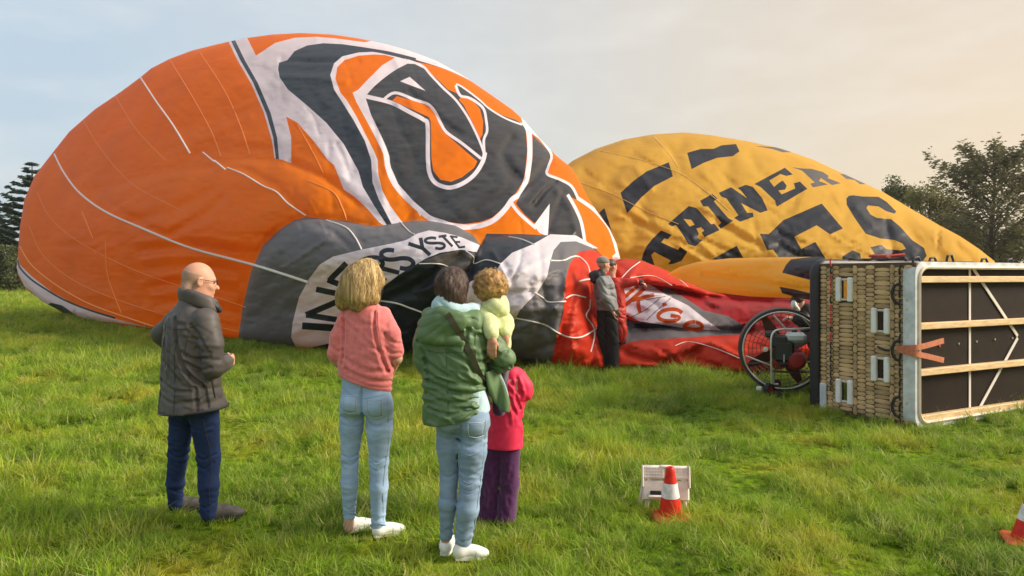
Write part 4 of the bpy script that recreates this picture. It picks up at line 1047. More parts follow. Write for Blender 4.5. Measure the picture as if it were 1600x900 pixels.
class Person:
    def __init__(s, px, py, label, group=None, name='person'):
        s.d = float(gd(py)); s.px = px
        s.loc = Vector(((px - CX) / F * s.d, s.d, float(gz(0, s.d))))
        s.root = empty(name, s.loc, label, 'person', group)
        s.skin = []
    def J(s, px, py, dy=0.0):                     # joint from its bearing and how far it is behind the figure's middle
        p = P(px, py, s.d + dy) - s.loc; return np.array(p)
    def r(s, w): return w / F * s.d               # photo width to metres
    def head(s, c, yaw, k=1.0, tilt=0.0, ears=True):
        """c: middle of the skull; yaw 0 looks away from the viewer, positive turns to the right"""
        Rm = np.array(Euler((tilt, 0, -yaw), 'XYZ').to_matrix()); c = np.array(c, float)
        at = lambda x, y, z: c + Rm @ (np.array([x, y, z]) * k)
        E = lambda o, r, kk=0.02, op='add': ell(at(*o), np.array(r) * k, yaw, tilt, 0, kk * k, op)
        s.at = at; s.hk = k; s.hyaw = yaw
        pr = [E((0, -0.012, 0.02), (0.076, 0.094, 0.092)), E((0, 0.03, -0.03), (0.060, 0.066, 0.088), 0.03), cap(at(-0.03, 0.035, -0.085), at(0.03, 0.035, -0.085), 0.026 * k, None, 0.03 * k), cap(at(0, 0.062, -0.098), at(0, 0.07, -0.102), 0.020 * k, None, 0.025 * k),
              cap(at(0, 0.088, -0.005), at(0, 0.108, -0.042), 0.008 * k, 0.014 * k, 0.012 * k), cap(at(-0.035, 0.078, 0.012), at(0.035, 0.078, 0.012), 0.013 * k, None, 0.015 * k),
              cap(at(-0.045, 0.062, -0.035), at(-0.035, 0.07, -0.04), 0.016 * k, None, 0.02 * k), cap(at(0.045, 0.062, -0.035), at(0.035, 0.07, -0.04), 0.016 * k, None, 0.02 * k),
              E((-0.03, 0.089, -0.008), (0.016, 0.012, 0.010), 0.01, 'sub'), E((0.03, 0.089, -0.008), (0.016, 0.012, 0.010), 0.01, 'sub'),
              cap(at(-0.018, 0.088, -0.067), at(0.018, 0.088, -0.067), 0.007 * k, None, 0.008 * k), cap(at(-0.016, 0.086, -0.077), at(0.016, 0.086, -0.077), 0.007 * k, None, 0.008 * k), E((0, 0.097, -0.072), (0.022, 0.008, 0.0022), 0.003, 'sub')]
        if ears:
            for sx in (-1, 1):
                pr += [E((sx * 0.081, -0.005, -0.012), (0.010, 0.020, 0.032), 0.006), E((sx * 0.091, 0.0, -0.010), (0.006, 0.011, 0.018), 0.005, 'sub')]
        s.skin += pr
        for sx in (-1, 1):
            o = MB().lathe([(0.0115 * math.sin(a), -0.0115 * math.cos(a)) for a in np.linspace(0.05, 3.09, 7)], 10, c=at(sx * 0.03, 0.077, -0.009)).build('eye', M['eye'], s.root, True)
    def neck(s, a, b, r): s.skin.append(cap(a, b, r, r * 1.1, 0.03))
    def hand(s, wrist, tip_dir, palm_n, k=1.0, curl=0.5, thumb=1, fw=0.0085):
        w = np.array(wrist, float); d = np.array(tip_dir, float); d /= np.linalg.norm(d); n = np.array(palm_n, float); n -= d * (n @ d); n /= np.linalg.norm(n); u = np.cross(d, n) * thumb
        pr = [cap(w - d * 0.02 * k, w + d * 0.02 * k, 0.026 * k, 0.027 * k, 0.015 * k)]
        for i in range(4):
            o = (i - 1.5) * 0.0195 * k
            pr.append(cap(w + u * o * 0.7 + d * 0.015 * k, w + d * 0.078 * k + u * o, 0.015 * k, 0.0125 * k, 0.014 * k))
            L = (0.038, 0.045, 0.041, 0.032)[3 - i] * k
            p0 = w + d * (0.082 + (0, .004, .003, -.005)[3 - i]) * k + u * o
            c1 = curl * 0.8; d1 = d * math.cos(c1) + n * math.sin(c1); p1 = p0 + d1 * L
            c2 = curl * 1.8; d2 = d * math.cos(c2) + n * math.sin(c2); p2 = p1 + d2 * L * 0.72
            c3 = curl * 2.5; d3 = d * math.cos(c3) + n * math.sin(c3); p3 = p2 + d3 * L * 0.5
            pr += [cap(p0, p1, fw * 1.08 * k, fw * k, 0.004 * k), cap(p1, p2, fw * k, fw * .93 * k, 0.003 * k), cap(p2, p3, fw * .93 * k, fw * .8 * k, 0.003 * k)]
        t0 = w + d * 0.028 * k + u * 0.026 * k; t1 = t0 + (d * 0.6 + u * 0.55 + n * 0.45) * 0.034 * k; t2 = t1 + (d * 0.85 + u * 0.1 + n * 0.6) * 0.03 * k
        pr += [cap(w + d * 0.012 * k + u * 0.012 * k, t0, 0.017 * k, 0.014 * k, 0.012 * k), cap(t0, t1, 0.0125 * k, 0.0105 * k, 0.006 * k), cap(t1, t2, 0.0105 * k, 0.008 * k, 0.003 * k)]
        s.skin += pr
    def body(s, mt, h=0.0065): return sdf_mesh('body', s.skin, h, mt, s.root)
    def shoe(s, heel, toe, mt, sole, k=1.0):
        heel = np.array(heel, float); toe = np.array(toe, float); d = toe - heel; d[2] = 0; L = np.linalg.norm(d); d /= L; u = np.array([-d[1], d[0], 0]); z = np.array([0, 0, 1.0])
        at = lambda f, sd, up: heel + d * L * f + u * sd * k + z * up * k
        yaw = math.atan2(d[0], d[1])
        pr = [ell(at(.12, 0, .05), (.036 * k, .045 * k, .058 * k), yaw, k=.03), ell(at(.42, 0, .055), (.039 * k, .085 * k, .045 * k), yaw, k=.03), ell(at(.80, .002, .034), (.050 * k, .058 * k, .036 * k), yaw, k=.03), cap(at(.14, 0, .06), at(.2, 0, .095), .04 * k, .037 * k, .02)]
        o = sdf_mesh('shoe', pr, 0.007 * max(k, .6), mt, s.root, cuts=[lambda q: -(q[..., 2] - heel[2] - 0.012 * k)])
        pts = [(.0, .0), (.03, .03), (.2, .037), (.45, .036), (.72, .05), (.9, .04), (1.0, .012), (1.0, -.012), (.9, -.036), (.72, -.046), (.45, -.034), (.2, -.035), (.03, -.028)]
        b = [at(f - .02, sd, 0.0) for f, sd in pts]; tq = [at(f - .02, sd, 0.024) for f, sd in pts]; n = len(b)
        so = MB().add(b + tq, [tuple(range(n - 1, -1, -1)), tuple(range(n, 2 * n))] + [(i, (i + 1) % n, n + (i + 1) % n, n + i) for i in range(n)]).build('sole', sole, o)
        return o
    def strap(s, name, pts, w, t, mt, parent=None, nrm=(0, -1, 0)):
        c = [Vector(p) for p in spline(pts, 8)]; v = []; f = []
        for i, p in enumerate(c):
            tg = (c[min(i + 1, len(c) - 1)] - c[max(i - 1, 0)]).normalized(); sd = tg.cross(Vector(nrm)).normalized(); nn = sd.cross(tg)
            for a, b in ((-1, -1), (1, -1), (1, 1), (-1, 1)): v.append(p + sd * a * w / 2 + nn * b * t / 2)
        for i in range(len(c) - 1):
            for q in range(4): f.append((i * 4 + q, i * 4 + (q + 1) % 4, i * 4 + 4 + (q + 1) % 4, i * 4 + 4 + q))
        f += [(3, 2, 1, 0), tuple(len(c) * 4 - 4 + q for q in range(4))]
        return MB().add(v, f).build(name, mt, parent or s.root)

def person_man():
    p = Person(302, 816, 'bald man with glasses in a dark grey jacket and dark blue jeans watching the balloon'); J = p.J; r = p.r
    yaw = R(58); by = R(48)
    hc = J(312, 438, 0.0)
    p.head(hc, R(62), 1.03, tilt=R(-5))
    p.neck(J(307, 456, -.01), J(301, 488, -.02), 0.062)
    S = lambda px, py, a, b, dy=0.0: (*J(px, py, dy), a, b, by)
    p.skin += [loft([S(302, 630, .15, .10), S(302, 500, .17, .10)], .04)]
    p.skin += chain([J(288, 640, .05), J(278, 712, .08), J(274, 755, .1), J(274, 790, .12)], [.05, .036, .032, .03]) + chain([J(316, 640, -.04), J(326, 715, 0), J(326, 760, -.01), J(326, 802, 0)], [.05, .04, .034, .03])
    p.skin += chain([J(318, 512, -.13), J(328, 578, -.17), J(352, 566, .1)], [.045, .038, .03]) + chain([J(284, 512, .15), J(253, 528, .2), J(300, 560, .4)], [.045, .038, .03])
    p.hand(J(352, 566, .1), (0.3, .9, .1), (-1, 0, 0), 0.95, 0.9); p.hand(J(300, 560, .4), (.6, .6, .1), (0, -1, 0), .95, .9)
    p.body(M['skin'])
    # jacket
    pr = [loft([S(303, 640, .265, .195, 0), S(300, 612, .25, .175), S(296, 570, .235, .155), S(296, 535, .232, .152), S(297, 508, .226, .142), S(298, 490, .19, .12), S(302, 476, .115, .09), S(304, 466, .085, .075)], .04)]
    pr += chain([J(321, 500, -.13), J(330, 538, -.16), J(333, 574, -.17)], [.078, .072, .066], .018) + chain([J(333, 574, -.17), J(352, 566, .04)], [.066, .054], .018)
    pr += chain([J(278, 500, .13), J(253, 522, .2), J(290, 560, .38)], [.078, .064, .056], .02)
    f1 = folds_h(.0055, 7, 2.6, 3.0); 
    sl = lambda q: J(303, 640)[2]
    z0, z1 = J(250, 645)[2], J(360, 634)[2]; x0, x1 = J(250, 645)[0], J(360, 634)[0]
    cut = lambda q: (z0 + (z1 - z0) * (q[..., 0] - x0) / (x1 - x0)) - q[..., 2]
    jk_o = [(250, 492), (285, 468), (330, 486), (352, 545), (356, 575), (345, 595), (358, 632), (250, 640)]
    f1 = creases(p, f1, [([(290, 496), (297, 535), (311, 572), (335, 596)], 3.0, .016), ([(327, 598), (331, 634)], 2.4, .010), ([(337, 598), (343, 628)], 2.2, .009), ([(318, 505), (332, 520), (345, 540)], 2.6, .008), ([(306, 545), (325, 556), (350, 552)], 2.6, .009), ([(312, 560), (330, 572), (352, 568)], 2.6, .009), ([(255, 515), (268, 535), (272, 570)], 2.8, .009),
        ([(262, 560), (285, 575), (305, 590)], 2.8, .008), ([(258, 590), (290, 602), (322, 604)], 2.6, .008), ([(256, 612), (290, 622), (330, 618)], 2.6, .007), ([(275, 500), (282, 540), (280, 590)], 2.8, .007), ([(268, 480), (285, 500), (308, 505)], 3.0, .007)],
        [(jk_o, 22, lambda x, y: .35 if x > 305 and y < 598 else (.85 if y < 560 else .2), .0055, 3)])
    jk = sdf_mesh('jacket', pr, .0072, M['jacket_brown'], p.root, disp=f1, cuts=[cut])
    tag(jk, 'dark grey weatherproof jacket')
    # stand-up collar, open at the front
    cc = [J(288, 468, .07), J(285, 466, -.01), J(292, 468, -.075), J(310, 474, -.10), J(329, 482, -.075), J(338, 485, 0.0)]
    col = []
    for a, b in zip(spline(cc, 3)[:-1], spline(cc, 3)[1:]): col += [cap(a, b, .019, None, .02), cap(a + [-.006, 0, .032], b + [-.006, 0, .032], .014, None, .03), cap(a + [-.008, 0, .058], b + [-.008, 0, .052], .010, None, .03)]
    sdf_mesh('collar', col, .007, M['jacket_brown'], jk)
    lap = [cap(J(337, 474, -.03), J(343, 485, -.02), .014, .018, .03), cap(J(329, 468, -.06), J(338, 480, -.05), .011, .016, .03)]
    sdf_mesh('lapel', lap, .006, M['collar_dark'], jk)
    # hem band and cuff
    ring = []
    for k in range(28):
        g = 2 * math.pi * k / 28; u, v = .268 * math.cos(g), .20 * math.sin(g)
        x = u * math.cos(by) + v * math.sin(by); y = -u * math.sin(by) + v * math.cos(by); c = J(303, 638); X = c[0] + x
        ring.append((X, c[1] + y, z0 + (z1 - z0) * (X - x0) / (x1 - x0) + .008))
    MB().tube(ring, .0085, 6, closed=True).build('hem', M['collar_dark'], jk, True)
    MB().tube([J(352 + 9 * math.cos(a), 566 + 13 * math.sin(a), .03 + .03 * math.cos(a)) for a in np.linspace(0, 6.0, 13)], .009, 6, closed=True).build('cuff', M['collar_dark'], jk, True)
    MB().tube([J(331, 594, -.19), J(334, 612, -.195), J(336, 622, -.19)], .006, 5).build('pocket_flap', M['collar_dark'], jk, True)
    # jeans
    pr = chain([J(286, 640, .05), J(278, 712, .08), J(274, 755, .10), J(274, 788, .12)], [.084, .062, .055, .046]) + chain([J(318, 640, -.04), J(326, 715, 0), J(326, 760, -.01), J(326, 802, 0)], [.094, .071, .062, .053]) + [ell(J(303, 632), (.145, .12, .09), by, k=.04)]
    je = sdf_mesh('jeans', pr, .0068, M['jeans_dark'], p.root, disp=creases(p, denim_folds(.003, J(0, 722)[2], J(0, 795)[2], J(0, 665)[2], 8.0), [([(266, 655), (285, 662), (300, 680)], 2.2, .006), ([(300, 660), (320, 668), (340, 660)], 2.2, .006), ([(310, 708), (325, 714), (340, 708)], 2, .006), ([(312, 722), (326, 728), (338, 720)], 2, .006), ([(262, 708), (276, 716), (290, 712)], 2, .006), ([(314, 785), (326, 790), (337, 783)], 2, .006), ([(266, 772), (275, 778), (284, 772)], 2, .005)],
        [([(262, 650), (342, 650), (340, 795), (262, 785)], 34, .12, .0045, 13)]))
    seam(je, [J(330, 650), J(336, 715), J(334, 760), J(332, 798)], M['seam_grey'], .002)
    for q in ([J(262, 505), J(285, 512), J(312, 510), J(330, 505)], [J(318, 512), J(312, 540), J(316, 575), J(320, 600)], [J(268, 500), J(262, 560), J(256, 640)], [J(300, 480), J(296, 510), J(294, 560), J(296, 636)]): seam(jk, q, M['seam_grey'], .0028)
    f = np.array([math.sin(R(58)), math.cos(R(58)), 0])
    h0 = J(321, 814, 0.0); h0[2] = 0.0; p.shoe(h0, h0 + f * .235, M['dark_shoe'], M['black_plain'])
    h1 = J(271, 790, .16); h1[2] = 0.0; p.shoe(h1, h1 + f * .235, M['dark_shoe'], M['black_plain'])
    at = p.at
    cz = at(0, 0, .035)[2]; fr0 = at(0, .012, 0); fv = at(0, 1, 0) - at(0, 0, 0); fv /= np.linalg.norm(fv)
    sdf_mesh('cropped_hair', [ell(at(0, -.012, .02), np.array((.0775, .0955, .0935)) * 1.03, R(62), R(-5), k=.005), cap(at(-.03, -.07, -.06), at(.03, -.07, -.06), .035, None, .04)], .006, M['hair_stubble'], p.root, disp=lambda q: .0012 * vnoise(q[:, 0] * 150, q[:, 1] * 150, q[:, 2] * 150), cuts=[lambda q: q[..., 2] - cz + .03 * ((q - fr0) @ fv) / .1, lambda q: (q - fr0) @ fv])
    gl = MB(); fr = []
    for sx in (-1, 1):
        fr.append([at(sx * .033 + .022 * math.cos(a), .102, -.006 + .017 * math.sin(a)) for a in np.linspace(0, 2 * math.pi, 13)[:-1]])
    for q in fr: gl.tube(q, .002, 5, closed=True)
    gl.tube([at(-.011, .103, -.004), at(.011, .103, -.004)], .002, 5)
    for sx in (-1, 1): gl.tube([at(sx * .056, .1, -.003), at(sx * .082, .04, 0.002), at(sx * .086, -.005, .006), at(sx * .084, -.02, -.012)], .0022, 5)
    gl.build('glasses', M['black_plain'], p.root, True)
    return p

def person_pink():
    p = Person(572, 838, 'blond woman in a salmon pink sweater, pale blue jeans and white shoes'); J = p.J; r = p.r
    by = R(18)
    hc = J(566, 444, .0)
    p.head(hc, R(52), .96)
    p.neck(J(566, 466, -.01), J(570, 500, -.01), .05)
    S = lambda px, py, a, b, dy=0.0: (*J(px, py, dy), a, b, by)
    p.skin += [loft([S(571, 600, .13, .09), S(571, 500, .14, .08)], .04)]
    p.skin += chain([J(552, 640, .02), J(547, 715, .03), J(545, 825, .04)], [.05, .036, .03]) + chain([J(592, 640, -.02), J(591, 720, -.02), J(590, 832, 0)], [.05, .036, .03])
    p.skin += chain([J(536, 503, .03), J(526, 560, .03), J(548, 590, .16)], [.042, .035, .027]) + chain([J(605, 503, -.03), J(619, 560, -.02), J(607, 588, .16)], [.042, .035, .027])
    p.hand(J(548, 590, .16), (.5, .5, -.4), (0, -1, 0), .88, .8); p.hand(J(598, 582, .2), (-.7, .5, -.2), (0, -1, 0), .88, .8, -1)
    p.body(M['skin_pale'])
    pr = [loft([S(571, 607, .156, .118), S(571, 596, .166, .128), S(571, 575, .172, .13), S(572, 545, .168, .122), S(573, 515, .168, .112), S(572, 495, .155, .098), S(570, 482, .12, .08), S(569, 473, .068, .058)], .04)]
    pr += chain([J(542, 496, .02), J(530, 525, .02), J(526, 552, .02), J(543, 578, .14)], [.055, .056, .053, .044], .016)
    pr += chain([J(598, 494, -.02), J(609, 522, -.03), J(615, 549, -.02), J(605, 574, .14)], [.058, .061, .058, .046], .016)
    za, zb, xa, xb = J(530, 586)[2], J(612, 611)[2], J(530, 586)[0], J(612, 611)[0]
    cut = lambda q: (za + (zb - za) * (q[..., 0] - xa) / (xb - xa)) - q[..., 2]
    sw = sdf_mesh('sweater', pr, .0072, M['pink_knit'], p.root, disp=creases(p, folds_h(.004, 7, 2.6, 1.0), [([(590, 488), (592, 520), (601, 555), (609, 578)], 2.8, .014), ([(539, 498), (541, 530), (539, 566)], 2.6, .012), ([(542, 556), (572, 572), (606, 578)], 3.2, .008), ([(545, 574), (580, 588), (610, 594)], 2.8, .009), ([(605, 520), (616, 532), (626, 536)], 2.4, .008), ([(604, 540), (616, 550), (627, 550)], 2.4, .008), ([(520, 540), (528, 548), (536, 546)], 2.4, .007), ([(560, 492), (572, 505), (588, 505)], 3, .005)],
        [([(528, 490), (600, 482), (622, 545), (612, 590), (535, 580), (520, 550)], 18, .5, .0045, 17)]), cuts=[cut])
    for q in ([J(536, 478), J(540, 500), J(541, 530)], [J(592, 476), J(594, 505), J(600, 545)]): seam(sw, q, M['pink_knit'], .0035)
    ring = []; rib = MB()
    for k in range(30):
        g = 2 * math.pi * k / 30; u, v = .158 * math.cos(g), .121 * math.sin(g)
        x = u * math.cos(by) + v * math.sin(by); y = -u * math.sin(by) + v * math.cos(by); c = J(571, 600); X = c[0] + x
        ring.append(np.array((X, c[1] + y, za + (zb - za) * (X - xa) / (xb - xa) + .012)))
    MB().tube(ring, .013, 7, closed=True).build('waistband', M['pink_knit'], sw, True)
    MB().tube([J(569 + 15 * math.cos(a), 475 + 3 * math.sin(a), .052 * math.sin(a)) for a in np.linspace(0, 2 * math.pi, 17)[:-1]], .010, 7, closed=True).build('neckband', M['pink_knit'], sw, True)
    # jeans
    pr = chain([J(551, 640, .02), J(549, 668, .02), J(547, 715, .03), J(546, 755, .015), J(546, 806, .04)], [.076, .071, .052, .051, .037]) + chain([J(592, 640, -.02), J(593, 670, -.03), J(592, 720, -.02), J(592, 760, -.03), J(591, 822, 0)], [.083, .078, .057, .054, .042])
    pr += [ell(J(554, 628, -.04), (.080, .092, .085), by, k=.03), ell(J(589, 631, -.06), (.085, .095, .09), by, k=.03), loft([S(572, 640, .15, .095), S(571, 608, .152, .10), S(570, 580, .14, .095)], .04)]
    je = sdf_mesh('jeans', pr, .0066, M['jeans_light'], p.root, disp=creases(p, denim_folds(.002, J(0, 715)[2], J(0, 800)[2], J(0, 660)[2], 5.0), [([(536, 650), (551, 658), (566, 654)], 2.4, .007), ([(576, 652), (592, 662), (611, 654)], 2.4, .007), ([(570, 606), (570, 630), (571, 652)], 2.2, .010), ([(536, 710), (548, 715), (560, 709)], 1.8, .005), ([(537, 722), (548, 726), (559, 720)], 1.8, .005), ([(580, 712), (592, 718), (605, 711)], 1.8, .005), ([(581, 726), (592, 731), (604, 725)], 1.8, .005), ([(538, 792), (546, 797), (554, 791)], 1.7, .005), ([(582, 806), (591, 811), (600, 805)], 1.7, .005), ([(574, 672), (590, 678), (606, 670)], 1.9, .004)],
        [([(530, 640), (615, 640), (605, 815), (535, 800)], 20, .12, .0030, 19)]))
    f = np.array([.80, .60, 0])
    pocket(je, J(553, 626), .043, .048, M['jeans_light'], slant=.03); pocket(je, J(592, 632), .046, .05, M['jeans_light'], slant=-.03)
    sl = M['seam_light']
    seam(je, [J(534, 602), J(553, 611), J(571, 618), J(592, 614), J(612, 612)], sl, .0022); seam(je, [J(570, 600), J(570, 625), J(571, 646)], sl, .0025); seam(je, [J(610, 618), J(610, 680), J(603, 740), J(600, 815)], sl, .002); seam(je, [J(571, 648), J(563, 700), J(558, 760), J(553, 800)], sl, .002)
    for q in ([J(538, 672), J(552, 678), J(566, 672)], [J(575, 668), J(590, 676), J(608, 668)], [J(536, 712), J(548, 717), J(560, 712)], [J(580, 714), J(592, 720), J(604, 716)]): seam(je, q, M['jeans_light'], .0035, 'crease')
    MB().tube([J(546 + 11 * math.cos(a), 804 + 2.5 * math.sin(a), .04 + .042 * math.sin(a)) for a in np.linspace(0, 2 * math.pi, 17)[:-1]], .004, 6, closed=True).build('leg_hem', M['jeans_light'], je, True)
    MB().tube([J(591 + 12.5 * math.cos(a), 821 + 2.5 * math.sin(a), .046 * math.sin(a)) for a in np.linspace(0, 2 * math.pi, 17)[:-1]], .004, 6, closed=True).build('leg_hem', M['jeans_light'], je, True)
    h0 = J(540, 836, .06); h0[2] = 0.0; p.shoe(h0, h0 + f * .20, M['white_shoe'], M['white_shoe'], .80)
    h1 = J(585, 842, -.02); h1[2] = 0.0; p.shoe(h1, h1 + np.array([.86, .5, 0]) * .195, M['white_shoe'], M['white_shoe'], .80)
    # bob of hair
    pr = [ell(J(563, 441, -.015), (.118, .118, .125), R(40), k=.03), ell(J(556, 459, -.02), (.118, .11, .085), R(30), k=.05), cap(J(538, 468, .0), J(536, 475, -.01), .045, .035, .05), cap(J(560, 470, -.085), J(558, 477, -.085), .05, .035, .05), cap(J(578, 464, -.05), J(584, 468, -.04), .045, .03, .05), cap(J(575, 419, -.02), J(592, 440, .0), .06, .03, .05)]
    def hd(q):
        w = vnoise(q[:, 0] * 9, q[:, 1] * 9, q[:, 2] * 5)
        return .004 * vnoise(q[:, 0] * 42 + 4 * w, q[:, 1] * 42, q[:, 2] * 5) + .004 * vnoise(q[:, 0] * 85, q[:, 1] * 85 + 4 * w, q[:, 2] * 9)
    # keep the face clear
    fc = p.at(0, .10, -.04)
    pr.append(ell(fc, (.07, .06, .10), R(52), k=.02, op='sub'))
    hr = sdf_mesh('hair', pr, .0055, M['hair_blond'], p.root, disp=hd)
    strands(hr, M['hair_blond'], 620, .17, 5, .0042)
    at = p.at
    g = MB()
    for sx in (-1, 1):
        g.lathe([(.002, -.004), (.02, -.003), (.022, .002), (.002, .003)], 14, c=at(sx * .032, .104, -.006), rot=Euler((R(90), 0, -R(52))).to_matrix())
        g.tube([at(sx * .054, .1, 0), at(sx * .08, .03, .004)], .003, 5)
    g.build('sunglasses', M['black_plain'], p.root, True)
    return p

def person_green():
    p = Person(715, 872, 'short haired woman in a green hooded jacket carrying a small child on her arm'); J = p.J; r = p.r
    by = R(14)
    p.head(J(708, 447, .01), R(22), .97)
    p.neck(J(708, 470, -.0), J(710, 500, -.01), .055)
    S = lambda px, py, a, b, dy=0.0: (*J(px, py, dy), a, b, by)
    p.skin += [loft([S(718, 640, .13, .09), S(710, 505, .15, .09)], .04)]
    p.skin += chain([J(702, 665, .02), J(700, 740, .02), J(696, 845, .05)], [.05, .034, .026]) + chain([J(741, 665, -.02), J(738, 750, -.03), J(724, 858, 0)], [.05, .034, .026])
    p.skin += chain([J(752, 512, 0), J(792, 563, .02), J(748, 585, .26)], [.042, .036, .028]) + chain([J(668, 512, .02), J(660, 565, .03), J(715, 560, .26)], [.042, .036, .028])
    p.hand(J(748, 585, .26), (-.8, .3, .1), (0, 1, .3), .9, .7); p.hand(J(715, 560, .26), (.8, .2, .2), (0, 1, 0), .9, .7)
    p.body(M['skin'])
    pr = [loft([S(711, 668, .182, .14), S(711, 640, .182, .138), S(709, 600, .18, .132), S(709, 560, .184, .13), S(709, 525, .184, .12), S(709, 503, .172, .108), S(709, 490, .13, .09), S(709, 480, .08, .07)], .04)]
    pr += chain([J(747, 510, 0), J(772, 540, .0), J(788, 561, .0)], [.068, .064, .060], .018) + chain([J(788, 561, .0), J(755, 582, .22)], [.060, .052], .018)
    pr += chain([J(672, 510, .02), J(665, 538, .02), J(664, 562, .03), J(706, 565, .24)], [.064, .056, .052, .05], .05)
    za, zb, xa, xb = J(665, 663)[2], J(765, 634)[2], J(665, 663)[0], J(765, 634)[0]
    cut = lambda q: (np.minimum(za + (zb - za) * np.clip((q[..., 0] - xa) / (xb - xa), 0, 1) ** 1.8, 9)) - q[..., 2]
    f1 = folds_h(.0065, 8, 2.2, 11.0)
    f1 = creases(p, f1, [([(655, 532), (690, 528), (722, 516)], 3, .014), ([(700, 545), (735, 565), (758, 594)], 3, .011), ([(665, 560), (700, 582), (745, 600)], 3, .011), ([(666, 578), (700, 592), (735, 597)], 2.6, .010), ([(668, 593), (710, 606), (752, 612)], 2.8, .011), ([(668, 612), (705, 624), (742, 619)], 2.8, .010), ([(672, 634), (700, 642), (738, 632)], 2.8, .010), ([(735, 505), (729, 540), (742, 580)], 2.8, .010), ([(757, 512), (763, 535), (779, 552)], 2.6, .010), ([(757, 562), (775, 573), (797, 572)], 2.6, .010), ([(756, 548), (772, 556), (792, 548)], 2.4, .009), ([(660, 545), (668, 565), (672, 590)], 2.8, .010)],
        [([(655, 505), (755, 500), (795, 560), (760, 600), (765, 630), (695, 662), (664, 655)], 60, lambda x, y: .55 if y < 590 else .12, .008, 23)])
    jk = sdf_mesh('jacket', pr, .0072, M['green_shell'], p.root, disp=f1, cuts=[cut])
    # collapsed hood lying on the back
    pr = [ell(J(694, 505, -.115), (.140, .045, .078), R(8), pitch=R(12), roll=R(-6), k=.04), cap(J(664, 525, -.10), J(722, 536, -.125), .045, .03, .05), cap(J(672, 494, -.05), J(742, 496, -.04), .05, .04, .05), cap(J(688, 486, -.10), J(742, 510, -.085), .03, .035, .04)]
    sdf_mesh('hood', pr, .0075, M['green_shell'], jk, disp=folds_h(.011, 13, 4, 23.0))
    sg = M['seam_green']
    for q in ([J(700, 545), J(702, 590), J(704, 650)], [J(668, 545), J(690, 548), J(720, 546), J(742, 548)], [J(748, 500), J(744, 530), J(746, 575)], [J(680, 640), J(700, 652), J(722, 648), J(745, 634), J(760, 618)]): seam(jk, q, sg, .0025)
    # open front edge of the jacket swinging out at the right, with its pale lining
    v = []; fcs = []; e0 = spline([J(757, 582, -.05), J(762, 605, -.03), J(771, 628, .02), J(784, 640, .06)], 6); e1 = spline([J(776, 575, .04), J(787, 598, .05), J(794, 622, .07), J(794, 644, .08)], 6); n = len(e0)
    for i in range(n):
        for q in range(6):
            t = q / 5; pt = e0[i] * (1 - t) + e1[i] * t; pt = pt + np.array([0, -.02 * math.sin(t * 5 + i * .3), 0]); v.append(pt)
    for i in range(n - 1):
        for q in range(5): fcs.append((i * 6 + q, i * 6 + q + 1, i * 6 + 7 + q, i * 6 + 6 + q))
    o = link('jacket_flap', mesh('jacket_flap', v, fcs), M['green_shell'], jk); o.modifiers.new('th', 'SOLIDIFY').thickness = .012
    MB().tube(e1, .006, 6).build('flap_lining', M['pale_blue'], jk, True)
    # crossbody strap and bag
    hd_ = [o for o in jk.children if o.name.startswith('hood')][0]; sp = []
    for q in spline([J(703, 488), J(709, 497), J(722, 520), J(738, 550), J(750, 580), J(757, 598)], 4):
        hits = drape(jk, [q], .006) + drape(hd_, [q], .006)
        if hits: sp.append(min(hits, key=lambda v: v[1]))
    bag = p.strap('bag_strap', sp, .034, .006, M['strap_olive'])
    sdf_mesh('shoulder_bag', [ell(J(766, 614, .06), (.035, .09, .07), R(10), k=.02), cap(J(764, 600, .02), J(768, 600, .1), .025, None, .03)], .009, M['strap_olive'], p.root)
    # pale blue hooded top: hood round the neck and hem below the jacket
    pr = [ell(J(692, 474, -.055), (.062, .055, .055), 0, roll=R(-25), k=.03), cap(J(684, 486, -.05), J(706, 484, -.09), .035, None, .04), cap(J(720, 484, -.06), J(738, 484, -.02), .032, .03, .04), cap(J(706, 484, -.085), J(722, 484, -.06), .026, None, .03), cap(J(738, 482, -.02), J(748, 478, .03), .026, .02, .03)]
    sdf_mesh('scarf_hood', pr, .006, M['pale_blue'], p.root, disp=folds_h(.007, 22, 9, 3.0))
    zc, zd, xc, xd = J(700, 668)[2], J(768, 640)[2], J(700, 668)[0], J(768, 640)[0]
    pr = [loft([S(722, 668, .160, .112), S(721, 640, .160, .112), S(718, 600, .150, .105)], .03)]
    sdf_mesh('shirt_hem', pr, .008, M['pale_blue'], p.root, disp=folds_h(.006, 9, 6, 31.0), cuts=[lambda q: (zc + (zd - zc) * (q[..., 0] - xc) / (xd - xc)) - q[..., 2]])
    pr = chain([J(700, 665, .02), J(700, 700, .02), J(702, 742, .03), J(700, 785, .01), J(697, 838, .05)], [.068, .064, .051, .050, .036]) + chain([J(739, 670, -.02), J(738, 705, -.03), J(735, 752, -.03), J(731, 795, -.045), J(723, 852, 0)], [.084, .080, .062, .061, .046])
    pr += [ell(J(703, 655, -.03), (.078, .085, .085), by, k=.03), ell(J(739, 658, -.05), (.088, .09, .09), by, k=.03), loft([S(722, 660, .148, .095), S(720, 620, .145, .095)], .04)]
